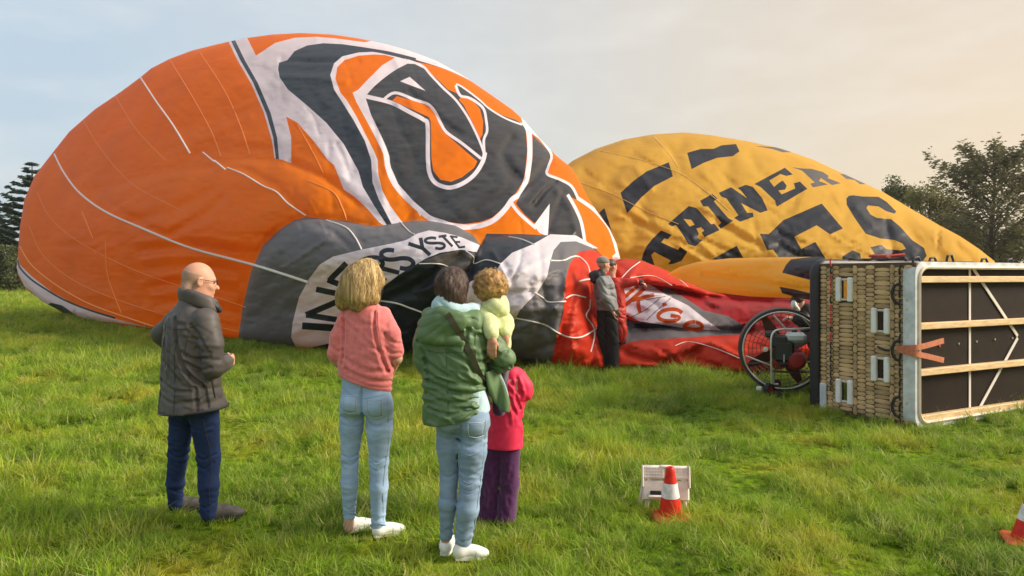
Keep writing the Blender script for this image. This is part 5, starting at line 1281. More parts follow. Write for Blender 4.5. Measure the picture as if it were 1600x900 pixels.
    je = sdf_mesh('jeans', pr, .0075, M['jeans_mid'], p.root, disp=creases(p, denim_folds(.0022, J(0, 745)[2], J(0, 840)[2], J(0, 690)[2], 15.0), [([(716, 684), (735, 692), (758, 682)], 2.4, .007), ([(717, 730), (735, 737), (753, 728)], 2, .006), ([(717, 744), (734, 750), (751, 742)], 2, .006), ([(718, 757), (733, 763), (749, 756)], 2, .006), ([(687, 738), (701, 744), (714, 738)], 2, .006), ([(712, 822), (724, 828), (737, 820)], 2, .006), ([(713, 836), (724, 842), (735, 834)], 2, .006), ([(686, 822), (697, 828), (708, 820)], 1.9, .006), ([(722, 660), (721, 690), (716, 715)], 2.2, .009)],
        [([(680, 670), (765, 660), (750, 780), (738, 848), (688, 838), (685, 750)], 24, .12, .0034, 29)]))
    sl = M['seam_light']; pocket(je, J(746, 664), .045, .04, M['jeans_mid'], slant=-.02)
    seam(je, [J(722, 664), J(721, 690), J(717, 720)], sl, .0025); seam(je, [J(760, 650), J(757, 700), J(750, 760), J(739, 840)], sl, .0022)
    for q in ([J(720, 742), J(735, 748), J(750, 740)], [J(722, 700), J(738, 704), J(756, 696)], [J(718, 756), J(734, 762), J(749, 757)]): seam(je, q, M['jeans_mid'], .004, 'crease')
    h0 = J(694, 862, .03); h0[2] = 0.0; p.shoe(h0, h0 + np.array([.18, .98, 0]) * .22, M['white_shoe'], M['white_shoe'], .84)
    h1 = J(712, 878, -.02); h1[2] = 0.0; p.shoe(h1, h1 + np.array([.93, .12, 0]) * .19, M['white_shoe'], M['white_shoe'], .84)
    at = p.at
    pr = [ell(J(706, 443, -.0), (.090, .105, .098), R(22), k=.03), ell(J(705, 455, -.035), (.080, .075, .080), R(20), k=.04), cap(J(700, 470, -.055), J(714, 470, -.055), .045, None, .04)]
    pr.append(ell(at(0, .105, -.05), (.075, .07, .10), R(22), k=.02, op='sub'))
    hr = sdf_mesh('hair', pr, .0055, M['hair_brown'], p.root, disp=lambda q: .004 * vnoise(q[:, 0] * 45, q[:, 1] * 45, q[:, 2] * 10) + .005 * vnoise(q[:, 0] * 90, q[:, 1] * 90, q[:, 2] * 22))
    strands(hr, M['hair_brown'], 520, .055, 6, .0035, lift=.004)
    return p

def child_yellow():
    d0 = float(gd(872))
    p = Person(768, 872, 'small curly haired child in lime yellow held by the woman in green'); J = p.J
    p.root.location = p.root.location + Vector((0, 0, 1.0)); lift = np.array([0, 0, 1.0])
    JJ = lambda px, py, dy=0.0: p.J(px, py, dy) - lift
    J = JJ
    p.head(J(767, 446, .10), R(20), .80)
    p.neck(J(767, 462, .1), J(769, 482, .1), .036)
    p.skin += [loft([(*J(772, 560, .14), .085, .07, .2), (*J(770, 482, .1), .09, .06, .2)], .03)]
    p.skin += chain([J(754, 488, .06), J(766, 505, .0), J(769, 528, -.09)], [.026, .023, .017]) + chain([J(782, 490, .12), J(792, 512, .1), J(790, 528, -.0)], [.026, .023, .017])
    p.skin += chain([J(764, 560, .15), J(752, 590, .3), J(752, 640, .3)], [.05, .04, .03]) + chain([J(782, 560, .15), J(780, 592, .3), J(780, 640, .3)], [.05, .04, .03])
    p.hand(J(769, 529, -.092), (-.05, .06, -1), (.1, .9, .1), .72, .35, 1, .0095)
    p.hand(J(790, 528, -.0), (-.2, .1, -1), (-.2, .9, 0), .66, .3, -1, .0095)
    p.body(M['skin'], .0052)
    pr = [loft([(*J(772, 575, .15), .105, .09, .2), (*J(771, 530, .12), .10, .082, .2), (*J(769, 496, .1), .098, .075, .2), (*J(768, 480, .1), .06, .055, .2)], .03)]
    pr += chain([J(753, 490, .05), J(763, 505, -.01), J(768, 521, -.075)], [.044, .046, .038], .03) + chain([J(782, 492, .1), J(790, 505, .09), J(790, 520, .02)], [.042, .042, .034], .03)
    jk = sdf_mesh('hooded_jacket', pr, .006, M['lime_fleece'], p.root, disp=folds_h(.005, 18, 7, 2.0))
    sdf_mesh('hood', [ell(J(774, 480, .035), (.062, .05, .055), .3, k=.03), cap(J(758, 478, .06), J(785, 470, .06), .03, .03, .03), cap(J(786, 468, .08), J(788, 486, .06), .022, .03, .03)], .006, M['lime_fleece'], jk, disp=folds_h(.006, 20, 9, 5.0))
    sdf_mesh('leggings', chain([J(764, 565, .15), J(752, 592, .3), J(752, 640, .3)], [.065, .052, .042]) + chain([J(782, 565, .15), J(780, 592, .3), J(780, 640, .3)], [.065, .052, .042]), .009, M['purple'], p.root)
    pr = [ell(J(766, 443, .09), (.092, .095, .085), R(15), k=.03), ell(J(766, 452, .07), (.088, .08, .06), R(15), k=.04)]
    rr = random.Random(3)
    for i in range(46):
        a = rr.uniform(0, 6.28); b = rr.uniform(-.75, 1.0); cc = J(766, 446, .085); rad = math.sqrt(max(0, 1 - b * b * .85))
        q = cc + np.array([.086 * rad * math.cos(a), .088 * rad * math.sin(a), .075 * b]); pr.append(ell(q, (.02, .02, .019), k=.008))
    pr.append(ell(p.at(0, .105, -.045), (.08, .07, .09), R(20), k=.02, op='sub'))
    hr = sdf_mesh('hair', pr, .005, M['hair_curly'], p.root, disp=lambda q: .004 * vnoise(q[:, 0] * 60, q[:, 1] * 60, q[:, 2] * 60))
    strands(hr, M['hair_curly'], 420, .05, 8, .0038, lift=.006, curl=1.1)
    return p

def child_red():
    p = Person(782, 815, 'child in a pinkish red coat and purple trousers standing behind the woman in green'); J = p.J
    by = R(12)
    p.head(J(779, 551, .02), R(15), .86)
    p.neck(J(780, 566, .0), J(790, 590, .0), .04)
    S = lambda px, py, a, b, dy=0.0: (*J(px, py, dy), a, b, by)
    p.skin += [loft([S(788, 700, .10, .08), S(791, 590, .11, .07)], .03)]
    p.skin += chain([J(770, 700, .02), J(765, 755, .02), J(763, 805, .03)], [.05, .036, .028]) + chain([J(797, 700, -.0), J(795, 755, 0), J(791, 808, 0)], [.05, .036, .028])
    p.skin += chain([J(810, 586, 0), J(821, 612, -.01), J(812, 636, .12)], [.03, .026, .02]) + chain([J(772, 588, .02), J(765, 615, .03), J(775, 640, .12)], [.03, .026, .02])
    p.hand(J(812, 636, .12), (-.4, .5, -.4), (-1, 0, 0), .7, .7, -1); p.hand(J(775, 640, .12), (.4, .5, -.4), (1, 0, 0), .7, .7)
    p.body(M['skin'], .006)
    pr = [loft([S(788, 702, .118, .10), S(789, 660, .112, .095), S(793, 625, .108, .09), S(795, 592, .105, .075), S(793, 574, .06, .055)], .03)]
    pr += chain([J(810, 587, 0), J(819, 604, -.01), J(819, 614, -.01), J(806, 634, .1)], [.046, .046, .045, .036], .03) + chain([J(778, 588, .02), J(768, 612, .03), J(776, 634, .1)], [.045, .042, .034], .03)
    sdf_mesh('coat', pr, .0075, M['pink_red'], p.root, disp=creases(p, folds_h(.004, 8, 3, 7.0), [([(808, 592), (806, 615), (812, 636)], 2.2, .009)], [([(765, 590), (820, 590), (815, 695), (762, 695)], 30, 1.2, .006, 37)]), cuts=[lambda q: J(788, 699)[2] - q[..., 2]])
    pr = chain([J(772, 695, .02), J(765, 755, .02), J(760, 816, .03)], [.066, .058, .066]) + chain([J(797, 695, 0), J(796, 755, 0), J(788, 820, 0)], [.068, .062, .07])
    sdf_mesh('trousers', pr, .0075, M['purple'], p.root, disp=creases(p, folds_h(.003, 6, 5, 9.0), [], [([(750, 705), (808, 705), (800, 812), (748, 812)], 24, 1.5, .006, 41)]), cuts=[lambda q: .012 - q[..., 2]])
    for a, b in ((J(756, 812, .06), 1), (J(786, 818, -.0), 1)):
        a[2] = 0; p.shoe(a, a + np.array([.3, .95, 0]) * .19, M['dark_shoe'], M['black_plain'], .75)
    sdf_mesh('hair', [ell(J(779, 549, -.0), (.078, .088, .080), R(15), k=.02), ell(J(780, 560, -.04), (.07, .05, .07), k=.03)], .006, M['hair_brown'], p.root, disp=lambda q: .005 * vnoise(q[:, 0] * 50, q[:, 1] * 50, q[:, 2] * 10))
    return p

def crew_grey():
    p = Person(950, 578, 'man in a grey jacket and knitted hat with black trousers beside the slack red cloth'); J = p.J
    by = R(60)
    p.head(J(943, 413, 0), R(70), 1.0)
    p.neck(J(942, 424, 0), J(941, 440, 0), .055)
    S = lambda px, py, a, b, dy=0.0: (*J(px, py, dy), a, b, by)
    p.skin += [loft([S(948, 485, .15, .1), S(942, 436, .16, .1)], .03)] + chain([J(944, 490, .05), J(942, 535, .06), J(942, 572, .08)], [.08, .055, .04]) + chain([J(954, 490, -.05), J(957, 535, -.03), J(958, 575, -.02)], [.08, .055, .04])
    p.skin += chain([J(943, 438, -.16), J(947, 466, -.2), J(958, 488, -.12)], [.05, .04, .03]) + chain([J(940, 438, .16), J(955, 465, .2), J(962, 480, .25)], [.05, .04, .03])
    p.hand(J(957, 487, -.13), (.2, .1, -1), (.8, .5, 0), 1.0, .6); p.hand(J(962, 480, .25), (.4, .1, -1), (.8, .5, 0), 1.0, .6)
    p.body(M['skin'], .009)
    pr = [loft([S(949, 486, .18, .14), S(947, 465, .185, .145), S(942, 442, .2, .135), S(941, 431, .12, .1)], .03)] + chain([J(940, 440, -.17), J(945, 465, -.2), J(955, 482, -.13)], [.085, .075, .06], .04) + chain([J(940, 440, .17), J(952, 465, .2), J(960, 478, .25)], [.08, .07, .055], .04)
    sdf_mesh('jacket', pr, .011, M['grey_jacket'], p.root, disp=folds_h(.012, 9, 3, 4.0), cuts=[lambda q: J(948, 485)[2] - q[..., 2]])
    sdf_mesh('hood', [ell(J(934, 430, -.04), (.14, .13, .085), k=.03), cap(J(928, 437, -.1), J(940, 424, -.1), .06, .05, .04)], .011, M['black_plain'], p.root, disp=folds_h(.008, 9, 6, 2.0))
    pr = chain([J(944, 486, .05), J(942, 535, .06), J(942, 572, .08)], [.11, .095, .085]) + chain([J(955, 486, -.05), J(957, 535, -.03), J(958, 575, -.02)], [.11, .095, .085])
    sdf_mesh('trousers', pr, .012, M['trouser_black'], p.root, disp=folds_h(.012, 9, 5, 6.0))
    for a in (J(938, 577, .08), J(955, 580, -.04)):
        a[2] = 0; p.shoe(a, a + np.array([.9, .3, 0]) * .29, M['dark_shoe'], M['black_plain'])
    sdf_mesh('knitted_hat', [ell(p.at(0, -.012, .045), (.092, .108, .085), R(70), k=.02)], .009, M['grey_knit'], p.root, cuts=[lambda q: p.at(0, 0, .02)[2] - q[..., 2]])
    return p

def crew_red():
    p = Person(966, 572, 'crew member in red jacket stretching an arm over the cloth, behind man in grey'); J = p.J
    by = R(55)
    p.head(J(955, 416, 0), R(60), 1.0)
    p.neck(J(956, 428, 0), J(957, 440, 0), .055)
    S = lambda px, py, a, b, dy=0.0: (*J(px, py, dy), a, b, by)
    p.skin += [loft([S(962, 490, .15, .1), S(958, 440, .16, .1)], .03)] + chain([J(958, 495, .03), J(959, 538, .04), J(960, 570, .06)], [.08, .055, .04]) + chain([J(967, 495, -.03), J(967, 538, -.0), J(967, 572, -.0)], [.08, .055, .04])
    p.skin += chain([J(964, 442, -.06), J(982, 442, -.1), J(996, 440, -.12)], [.05, .04, .03]) + chain([J(958, 442, .14), J(965, 470, .16), J(972, 492, .05)], [.05, .04, .03])
    p.hand(J(996, 440, -.12), (1, -.1, -.2), (0, .3, -1), 1.05, .5); p.hand(J(972, 492, .05), (.3, .1, -1), (-.8, .5, 0), 1.0, .6)
    p.body(M['skin'], .009)
    pr = [loft([S(963, 505, .17, .14), S(962, 465, .18, .14), S(958, 444, .19, .13), S(957, 434, .11, .09)], .03)] + chain([J(962, 443, -.05), J(980, 442, -.1), J(994, 440, -.12)], [.085, .07, .055], .04) + chain([J(958, 444, .15), J(966, 470, .17), J(972, 488, .06)], [.08, .07, .055], .04)
    sdf_mesh('jacket', pr, .011, M['red_shell'], p.root, disp=folds_h(.012, 9, 3, 14.0))
    pr = [cap(J(995, 440, -.12), J(1003, 441, -.13), .045, .035, .03), cap(J(1000, 439, -.12), J(1006, 443, -.12), .02, .015, .02)]
    sdf_mesh('glove', pr, .009, M['black_plain'], p.root)
    pr = chain([J(958, 500, .04), J(958, 538, .05), J(958, 572, .06)], [.11, .09, .085]) + chain([J(969, 500, -.03), J(968, 538, 0), J(968, 574, 0)], [.11, .09, .085])
    sdf_mesh('trousers', pr, .012, M['trouser_black'], p.root, disp=folds_h(.012, 9, 5, 16.0))
    for a in (J(955, 574, .06), J(964, 575, -.02)):
        a[2] = 0; p.shoe(a, a + np.array([.9, .3, 0]) * .29, M['dark_shoe'], M['black_plain'])
    sdf_mesh('hair', [ell(p.at(0, -.015, .035), (.085, .1, .085), R(60), k=.02)], .009, M['hair_brown'], p.root, cuts=[lambda q: p.at(0, 0, .0)[2] - q[..., 2]])
    # red stuff sack hanging from the hand
    t = empty('stuff_sack', p.loc + Vector(J(970, 512, -.05)), 'small red stuff sack hanging from the hand of the crew member in red', 'bag')
    o = -np.array(J(970, 512, -.05)); K = lambda a, b, c=0.0: J(a, b, c) + o
    sdf_mesh('sack', [ell(K(970, 518, -.08), (.11, .1, .2), k=.03), cap(K(971, 497, -.05), K(971, 505, -.06), .035, .07, .04)], .011, M['red_shell'], t, disp=folds_h(.012, 8, 6, 1.0))
    MB().tube([K(971, 499, -.05), K(973, 492, -.02)], .008, 5).build('drawstring', M['rope'], t, True)
    return p

def crew_mouth():
    p = Person(1268, 600, 'dark haired crew member bending at the yellow balloon mouth behind the fan'); J = p.J
    p.head(J(1246, 474, 0), R(-60), 1.0, tilt=R(-35))
    p.neck(J(1250, 480, 0), J(1262, 492, 0), .055)
    p.skin += chain([J(1264, 494, 0), J(1280, 530, .1)], [.13, .13]) + chain([J(1282, 535, .1), J(1272, 565, .1), J(1284, 598, .1)], [.09, .06, .05]) + chain([J(1286, 535, -.05), J(1278, 568, -.1), J(1290, 600, -.05)], [.09, .06, .05])
    p.skin += chain([J(1262, 494, -.14), J(1252, 500, -.18), J(1240, 497, -.15)], [.05, .042, .032])
    p.hand(J(1240, 497, -.15), (-1, 0, .1), (0, .3, -1), 1.0, .6)
    p.body(M['skin_pale'], .009)
    pr = [cap(J(1262, 492, 0), J(1282, 535, .08), .165, .17, .05)] + chain([J(1262, 495, -.13), J(1254, 502, -.18), J(1245, 499, -.16)], [.08, .07, .06], .04)
    sdf_mesh('jacket', pr, .012, M['black_plain'], p.root, disp=folds_h(.012, 9, 3, 24.0))
    pr = chain([J(1282, 535, .1), J(1272, 565, .1), J(1284, 598, .1)], [.12, .09, .08]) + chain([J(1286, 535, -.05), J(1278, 568, -.1), J(1290, 600, -.05)], [.12, .09, .08])
    sdf_mesh('trousers', pr, .012, M['trouser_black'], p.root, disp=folds_h(.01, 9, 5, 26.0))
    a = J(1285, 600, -.05); a[2] = 0; p.shoe(a, a + np.array([-.9, .2, 0]) * .29, M['dark_shoe'], M['black_plain'])
    a = J(1282, 598, .12); a[2] = 0; p.shoe(a, a + np.array([-.9, .2, 0]) * .29, M['dark_shoe'], M['black_plain'])
    sdf_mesh('hair', [ell(p.at(0, -.02, .035), (.088, .1, .085), R(-60), pitch=R(-35), k=.02)], .009, M['hair_brown'], p.root)
    sdf_mesh('neckerchief', [ell(J(1240, 476, -.08), (.035, .05, .055), k=.02), cap(J(1240, 472, -.08), J(1247, 484, -.08), .02, .03, .03)], .009, M['white_shoe'], p.root)
    return p
for fn in (person_man, person_pink, person_green, child_yellow, child_red, crew_grey, crew_red, crew_mouth): fn()
# ================================================================== wicker basket lying on its side
M['wicker'] = mat('wicker', (0.60, 0.405, 0.215), 0.7, spec=0.25, var=0.30, vscale=7, bump=0.5, bscale=190, bdist=0.003, stretch=(1, 1, 3))
_t = M['wicker'].node_tree; _b = _t.nodes['Principled BSDF']; _l = _b.inputs['Base Color'].links[0].from_socket
_oi = _t.nodes.new('ShaderNodeObjectInfo'); _mr = _t.nodes.new('ShaderNodeMapRange'); _t.links.new(_oi.outputs['Random'], _mr.inputs[0]); _mr.inputs[3].default_value, _mr.inputs[4].default_value = 0.62, 1.12
_vm = _t.nodes.new('ShaderNodeVectorMath'); _vm.operation = 'SCALE'; _t.links.new(_l, _vm.inputs[0]); _t.links.new(_mr.outputs[0], _vm.inputs['Scale']); _t.links.new(_vm.outputs[0], _b.inputs['Base Color'])
M['wicker_dark'] = mat('wicker_dark', (0.10, 0.06, 0.03), 0.8, var=0.3, vscale=30)
M['rim_pad'] = mat('rim_pad', (0.016, 0.015, 0.022), 0.5, var=0.2, vscale=14, bump=0.4, bscale=16, bdist=0.01)
M['hide'] = mat('hide', (0.66, 0.68, 0.70), 0.6, var=0.10, vscale=9, bump=0.3, bscale=22, bdist=0.006, var2=(0.46, 0.48, 0.50))
M['hide_tan'] = mat('hide_tan', (0.66, 0.56, 0.46), 0.65, var=0.12, vscale=9)
M['plywood'] = mat('plywood', (0.013, 0.0065, 0.0042), 0.6, spec=0.15, var=0.3, vscale=6, bump=0.15, bscale=40, bdist=0.002)
M['timber'] = mat('timber', (0.66, 0.46, 0.24), 0.6, var=0.22, vscale=7, bump=0.3, bscale=70, bdist=0.002, stretch=(1, 1, 6))
M['webbing'] = mat('webbing', (0.68, 0.62, 0.58), 0.8, bump=0.4, bscale=160, bdist=0.002)
M['black_cord'] = mat('black_cord', (0.015, 0.014, 0.014), 0.6)
M['red_cord'] = mat('red_cord', (0.55, 0.05, 0.04), 0.7)
M['leather'] = mat('leather', (0.50, 0.155, 0.075), 0.55, var=0.18, vscale=25)
M['white_paint'] = mat('white_paint', (0.78, 0.78, 0.77), 0.5, var=0.08, vscale=15)
M['screw'] = mat('screw', (0.6, 0.55, 0.5), 0.35, metal=0.8)
M['red_gloss'] = mat('red_gloss', (0.42, 0.02, 0.018), 0.35)
M['rust_orange'] = mat('rust_orange', (0.6, 0.17, 0.09), 0.6)

def basket():
    O = Vector((4.09, 7.47, float(gz(0, 7.47)) + 0.0)); Bd = Vector((.882, .471, 0)).normalized(); A = Vector((-Bd.y, Bd.x, 0))
    H = 1.69; Lx = 1.21; Wd = 3.2
    root = empty('balloon_basket', O, 'large wicker balloon basket tipped on its side, its dark floor with timber runners showing', 'basket')
    Q = lambda s, b, z: Vector(A * s + Bd * b + Vector((0, 0, z)))      # s towards the rim, b along the floor, z up
    Rot = Matrix((A, Bd, Vector((0, 0, 1)))).transposed()
    def bx(name, mt, s, b, z, ds, db, dz, bev=0.008, par=root): return MB().box(Q(s, b, z), (ds, db, dz), Rot, bev).build(name, mt, par)
    holes = [(.815, 1.40), (.375, 1.075), (.375, .565), (.815, .265)]; hs, hz = .105, .20
    cols = [.035, .13, .235, .285, .465, .57, .675, .725, .905, .985, 1.07, 1.155]
    # ---- side wall facing the viewer: core sheet in strips that leave the four step holes open
    zs = sorted(set([0.0, H] + [z + k * hz / 2 for _, z in holes for k in (-1, 1)]))
    core = MB()
    for i in range(len(zs) - 1):
        za, zb = zs[i], zs[i + 1]; zm = (za + zb) / 2
        gaps = sorted((s - hs / 2, s + hs / 2) for s, z in holes if abs(zm - z) < hz / 2)
        x = 0.0
        for g0, g1 in gaps + [(Lx, Lx)]:
            if g0 > x: core.box(Q((x + g0) / 2, .03, zm), (g0 - x, .03, zb - za), Rot)
            x = g1
    wall = core.build('wicker_wall', M['wicker_dark'], root)
    protos = {}
    def strand(w, over, dz):
        key = (round(w, 3), over)
        if key not in protos:
            v = []; f = []; NS = 6; prof = [(-.5, -.006), (-.40, .004), (-.27, .008), (-.14, .004), (-.05, .010), (.05, .010), (.14, .004), (.27, .008), (.40, .004), (.5, -.006)]
            for i in range(NS + 1):
                u = i / NS; e = math.sin(math.pi * u); bow = e ** .8 * (.020 if over else .012) - .006
                for (pz, po) in prof: v.append((w * 1.12 * (u - .5), -(po * (.3 + .7 * e) + bow), pz * dz * (.55 + .45 * e)))
            m_ = len(prof)
            for i in range(NS):
                for j in range(m_ - 1): f.append((i * m_ + j, i * m_ + m_ + j, i * m_ + m_ + 1 + j, i * m_ + 1 + j))
            me = mesh('wicker_strand', v, f); me.materials.append(M['wicker']); me.polygons.foreach_set('use_smooth', np.ones(len(f), bool)); protos[key] = me
        return protos[key]
    rows = 34; dz = (H - .05) / rows; first = True
    for c in range(len(cols) - 1):
        w = cols[c + 1] - cols[c]; sm = (cols[c] + cols[c + 1]) / 2
        for rr in range(rows):
            z = .025 + (rr + .5 + (.5 if c % 2 else 0)) * dz
            if z > H - .03: continue
            if any(abs(sm - s) < hs / 2 + w / 2 - .03 and abs(z - zz) < hz / 2 + dz * .45 for s, zz in holes): continue
            if w < .06 and rr % 2: continue
            tall = w < .06
            o = bpy.data.objects.new('wicker_strand', strand(w * 1.02, (rr + c) % 2 == 0, dz * (2.0 if tall else 1.0)))
            COL.objects.link(o); o.parent = wall
            o.matrix_local = Matrix.Translation(Q(sm, .016 + rng.uniform(-.002, .002), z + (dz / 2 if tall else 0))) @ Matrix((A, Bd, Vector((0, 0, 1)))).transposed().to_4x4() @ Euler((0, rng.uniform(-.06, .06), 0)).to_matrix().to_4x4() @ Matrix.Diagonal((rng.uniform(.95, 1.06), rng.uniform(.75, 1.3), rng.uniform(.9, 1.12), 1))
    # step holes with whitewashed hide edging
    for s, z in holes:
        fr = bx('step_frame', M['white_paint'], s - hs / 2 - .022, -.012, z, .058, .05, hz + .07, .01)
        bx('step_frame', M['white_paint'], s + hs / 2 + .022, -.012, z, .058, .05, hz + .07, .01)
        for k in (-1, 1): bx('step_ledge', M['hide_tan'], s, .012, z + k * (hz / 2 + .012), hs - .02, .05, .024, .006)
    # other walls, hollow inside
    bx('far_wall', M['wicker'], Lx / 2 + .02, Wd - .03, H / 2, Lx - .04, .05, H - .02)
    for k, zz in ((0, .02), (1, H - .02)): bx('side_wall', M['wicker'], Lx / 2 + .02, Wd / 2, zz, Lx - .04, Wd - .1, .045)
    bx('basket_floor', M['plywood'], .095, Wd / 2 + .02, H / 2, .03, Wd - .12, H - .10)
    bx('partition', M['wicker_dark'], .62, .95, H / 2, .98, .04, H - .12)
    # rounded leather edging round the floor
    def ring(off, s, rad, n=7):
        pts = []; rr = .13; x0, x1, z0, z1 = off, Wd - off, off, H - off
        for cx, cz, a0 in ((x1 - rr, z1 - rr, 0), (x0 + rr, z1 - rr, 90), (x0 + rr, z0 + rr, 180), (x1 - rr, z0 + rr, 270)):
            for k in range(n): a = R(a0 + 90 * k / (n - 1)); pts.append(Q(s, cx + rr * math.cos(a), cz + rr * math.sin(a)))
        return pts
    def band(name, mt, off, s0, s1, th):
        a = ring(off, s0, 0); b = ring(off, s1, 0); c = ring(off + th, s1, 0); d = ring(off + th, s0, 0); n = len(a); v = a + b + c + d; f = []
        for i in range(n):
            j = (i + 1) % n
            for q in range(4): f.append((q * n + i, q * n + j, ((q + 1) % 4) * n + j, ((q + 1) % 4) * n + i))
        return MB().add(v, f).build(name, mt, root, True)
    band('hide_edging', M['hide'], -.008, -.01, .125, .05)
    MB().tube(ring(.05, -.012, 0), .020, 6, closed=True).build('floor_frame', M['hide_tan'], root, True)
    MB().tube(ring(.0, Lx, 0), .062, 10, closed=True).build('rim_padding', M['rim_pad'], root, True)
    bx('hide_patch', M['hide'], Lx - .115, -.012, .16, .085, .03, .33, .01)
    # floor timbers, webbing and screws
    for z in (.085, .56, 1.035, 1.515): bx('runner', M['timber'], .03, Wd / 2 + .03, z + .0, .075, Wd - .12, .068, .006)
    for b in (1.07, 2.35): bx('floor_webbing', M['webbing'], .074, b, H / 2, .008, .038, H - .10, .002)
    for (b0, z0, b1, z1) in ((1.13, 1.63, 2.0, .86), (2.0, .84, 1.2, .05)):
        a, c = Q(.070, b0, z0), Q(.070, b1, z1); d = (c - a); l = d.length; d.normalize(); up = A.copy(); sd = d.cross(up)
        MB().box((a + c) / 2, (l, .042, .008), Matrix((d, sd, up)).transposed(), .002).build('floor_webbing', M['webbing'], root)
    for b, z in ((.53, .83), (.87, .84), (1.2, .85), (1.55, .86), (1.9, .86), (2.6, .86)):
        MB().lathe([(.001, -.006), (.012, -.006), (.013, .0), (.011, .006)], 8, c=Q(.074, b, z - .02), rot=Rot @ Euler((0, R(-90), 0)).to_matrix()).build('screw', M['screw'] if b > .6 else M['red_cord'], root)
    # red and black cords woven down the wall
    z = .25; k = 0
    while z < H - .03:
        l = .05 + .05 * ((k * 37) % 5) / 5
        MB().tube([Q(.985, -.014, z), Q(.987, -.028, z + l / 2), Q(.985, -.014, z + l)], .009, 6).build('lashing', M['red_cord'] if (z > .75 and k % 4) else M['black_cord'], root, True); z += l + .014; k += 1
    z = .06; k = 0
    while z < H - .02:
        l = .07 + .03 * (k % 3)
        MB().tube([Q(.152 + .006 * (k % 2), -.012, z), Q(.15, -.028, z + l / 2), Q(.152 - .006 * (k % 2), -.012, z + l)], .0105, 6).build('lashing', M['black_cord'], root, True); z += l + .018; k += 1
    for z in (1.365, .78, .20):
        MB().tube([Q(.15, -.02, z + .11), Q(.185, -.055, z + .085), Q(.21, -.06, z + .02), Q(.205, -.06, z - .04), Q(.175, -.05, z - .09), Q(.15, -.02, z - .105)], .016, 8).build('rope_handle', M['black_cord'], root, True)
    MB().tube([Q(.40, -.02, .80), Q(.36, -.045, .79), Q(.30, -.045, .775), Q(.27, -.02, .77)], .012, 6).build('rope_handle', M['black_cord'], root, True)
    for b in (.05, .32, .62, 1.25, 1.75, 2.2):
        hh = .045 if b != .62 else .075
        MB().tube([Q(.06, b, H - .01), Q(.055, b + .02, H + hh), Q(.05, b + .08, H + hh + .01), Q(.04, b + .11, H - .005)], .013, 7).build('rope_handle', M['black_cord'], root, True)
    # tan leather straps tied round the corner
    for dzz in (.055, -.085):
        pts = [Q(.17, -.035, .80), Q(.08, -.035, .80 + dzz * .25), Q(-.015, -.03, .80 + dzz * .45), Q(-.035, .10, .80 + dzz * .7), Q(-.035, .42, .80 + dzz * 1.45)]
        v = []; f = []; c = [Vector(p) for p in spline(pts, 6)]
        for i, p in enumerate(c):
            tg = (c[min(i + 1, len(c) - 1)] - c[max(i - 1, 0)]).normalized(); up = Vector((0, 0, 1)); up = (up - tg * up.dot(tg)).normalized(); nn = tg.cross(up)
            for a_, b_ in ((-1, -1), (1, -1), (1, 1), (-1, 1)): v.append(p + up * a_ * .028 + nn * b_ * .006)
        for i in range(len(c) - 1):
            for q in range(4): f.append((i * 4 + q, i * 4 + (q + 1) % 4, i * 4 + 4 + (q + 1) % 4, i * 4 + 4 + q))
        f += [(3, 2, 1, 0), tuple(len(c) * 4 - 4 + q for q in range(4))]
        MB().add(v, f).build('leather_strap', M['leather'], root)
    # a gas cylinder strapped inside
    t = empty('gas_cylinder', O + Q(.16, .42, H * .62), 'red gas cylinder seen through a step hole of the wicker basket', 'gas cylinder')
    MB().lathe([(.02, -.22), (.12, -.2), (.15, -.14), (.15, .14), (.12, .2), (.05, .22)], 18, rot=Rot @ Euler((0, R(90), 0)).to_matrix(), c=Q(.14, 0, 0)).build('cylinder_shell', M['red_gloss'], t, True)
    MB().tube([Q(.34, 0, 0), Q(.42, 0, 0)], .035, 10).build('valve', M['screw'], t, True)
    # coil of red and black straps lying on the upper wall
    s = empty('strap_bundle', O + Q(.5, .30, H), 'tangled black and red straps lying on top of the basket', 'straps')
    pts = [Q(-.2 + .12 * i + .03 * math.sin(i * 5.0), .10 * math.sin(i * 2.1), .03 + .03 * abs(math.sin(i * 1.7))) for i in range(7)]
    MB().tube(spline(pts, 5), .016, 6).build('strap', M['black_cord'], s, True)
    MB().tube(spline([p + Vector((.03, .02, .035 + .02 * math.sin(k * 3))) for k, p in enumerate(pts[1:5])], 5), .018, 6).build('strap', M['red_cord'], s, True)
    MB().tube(spline([p + Vector((.06, -.05, .03)) for p in pts[2:5]], 5), .016, 6).build('strap', M['rust_orange'], s, True)
basket()

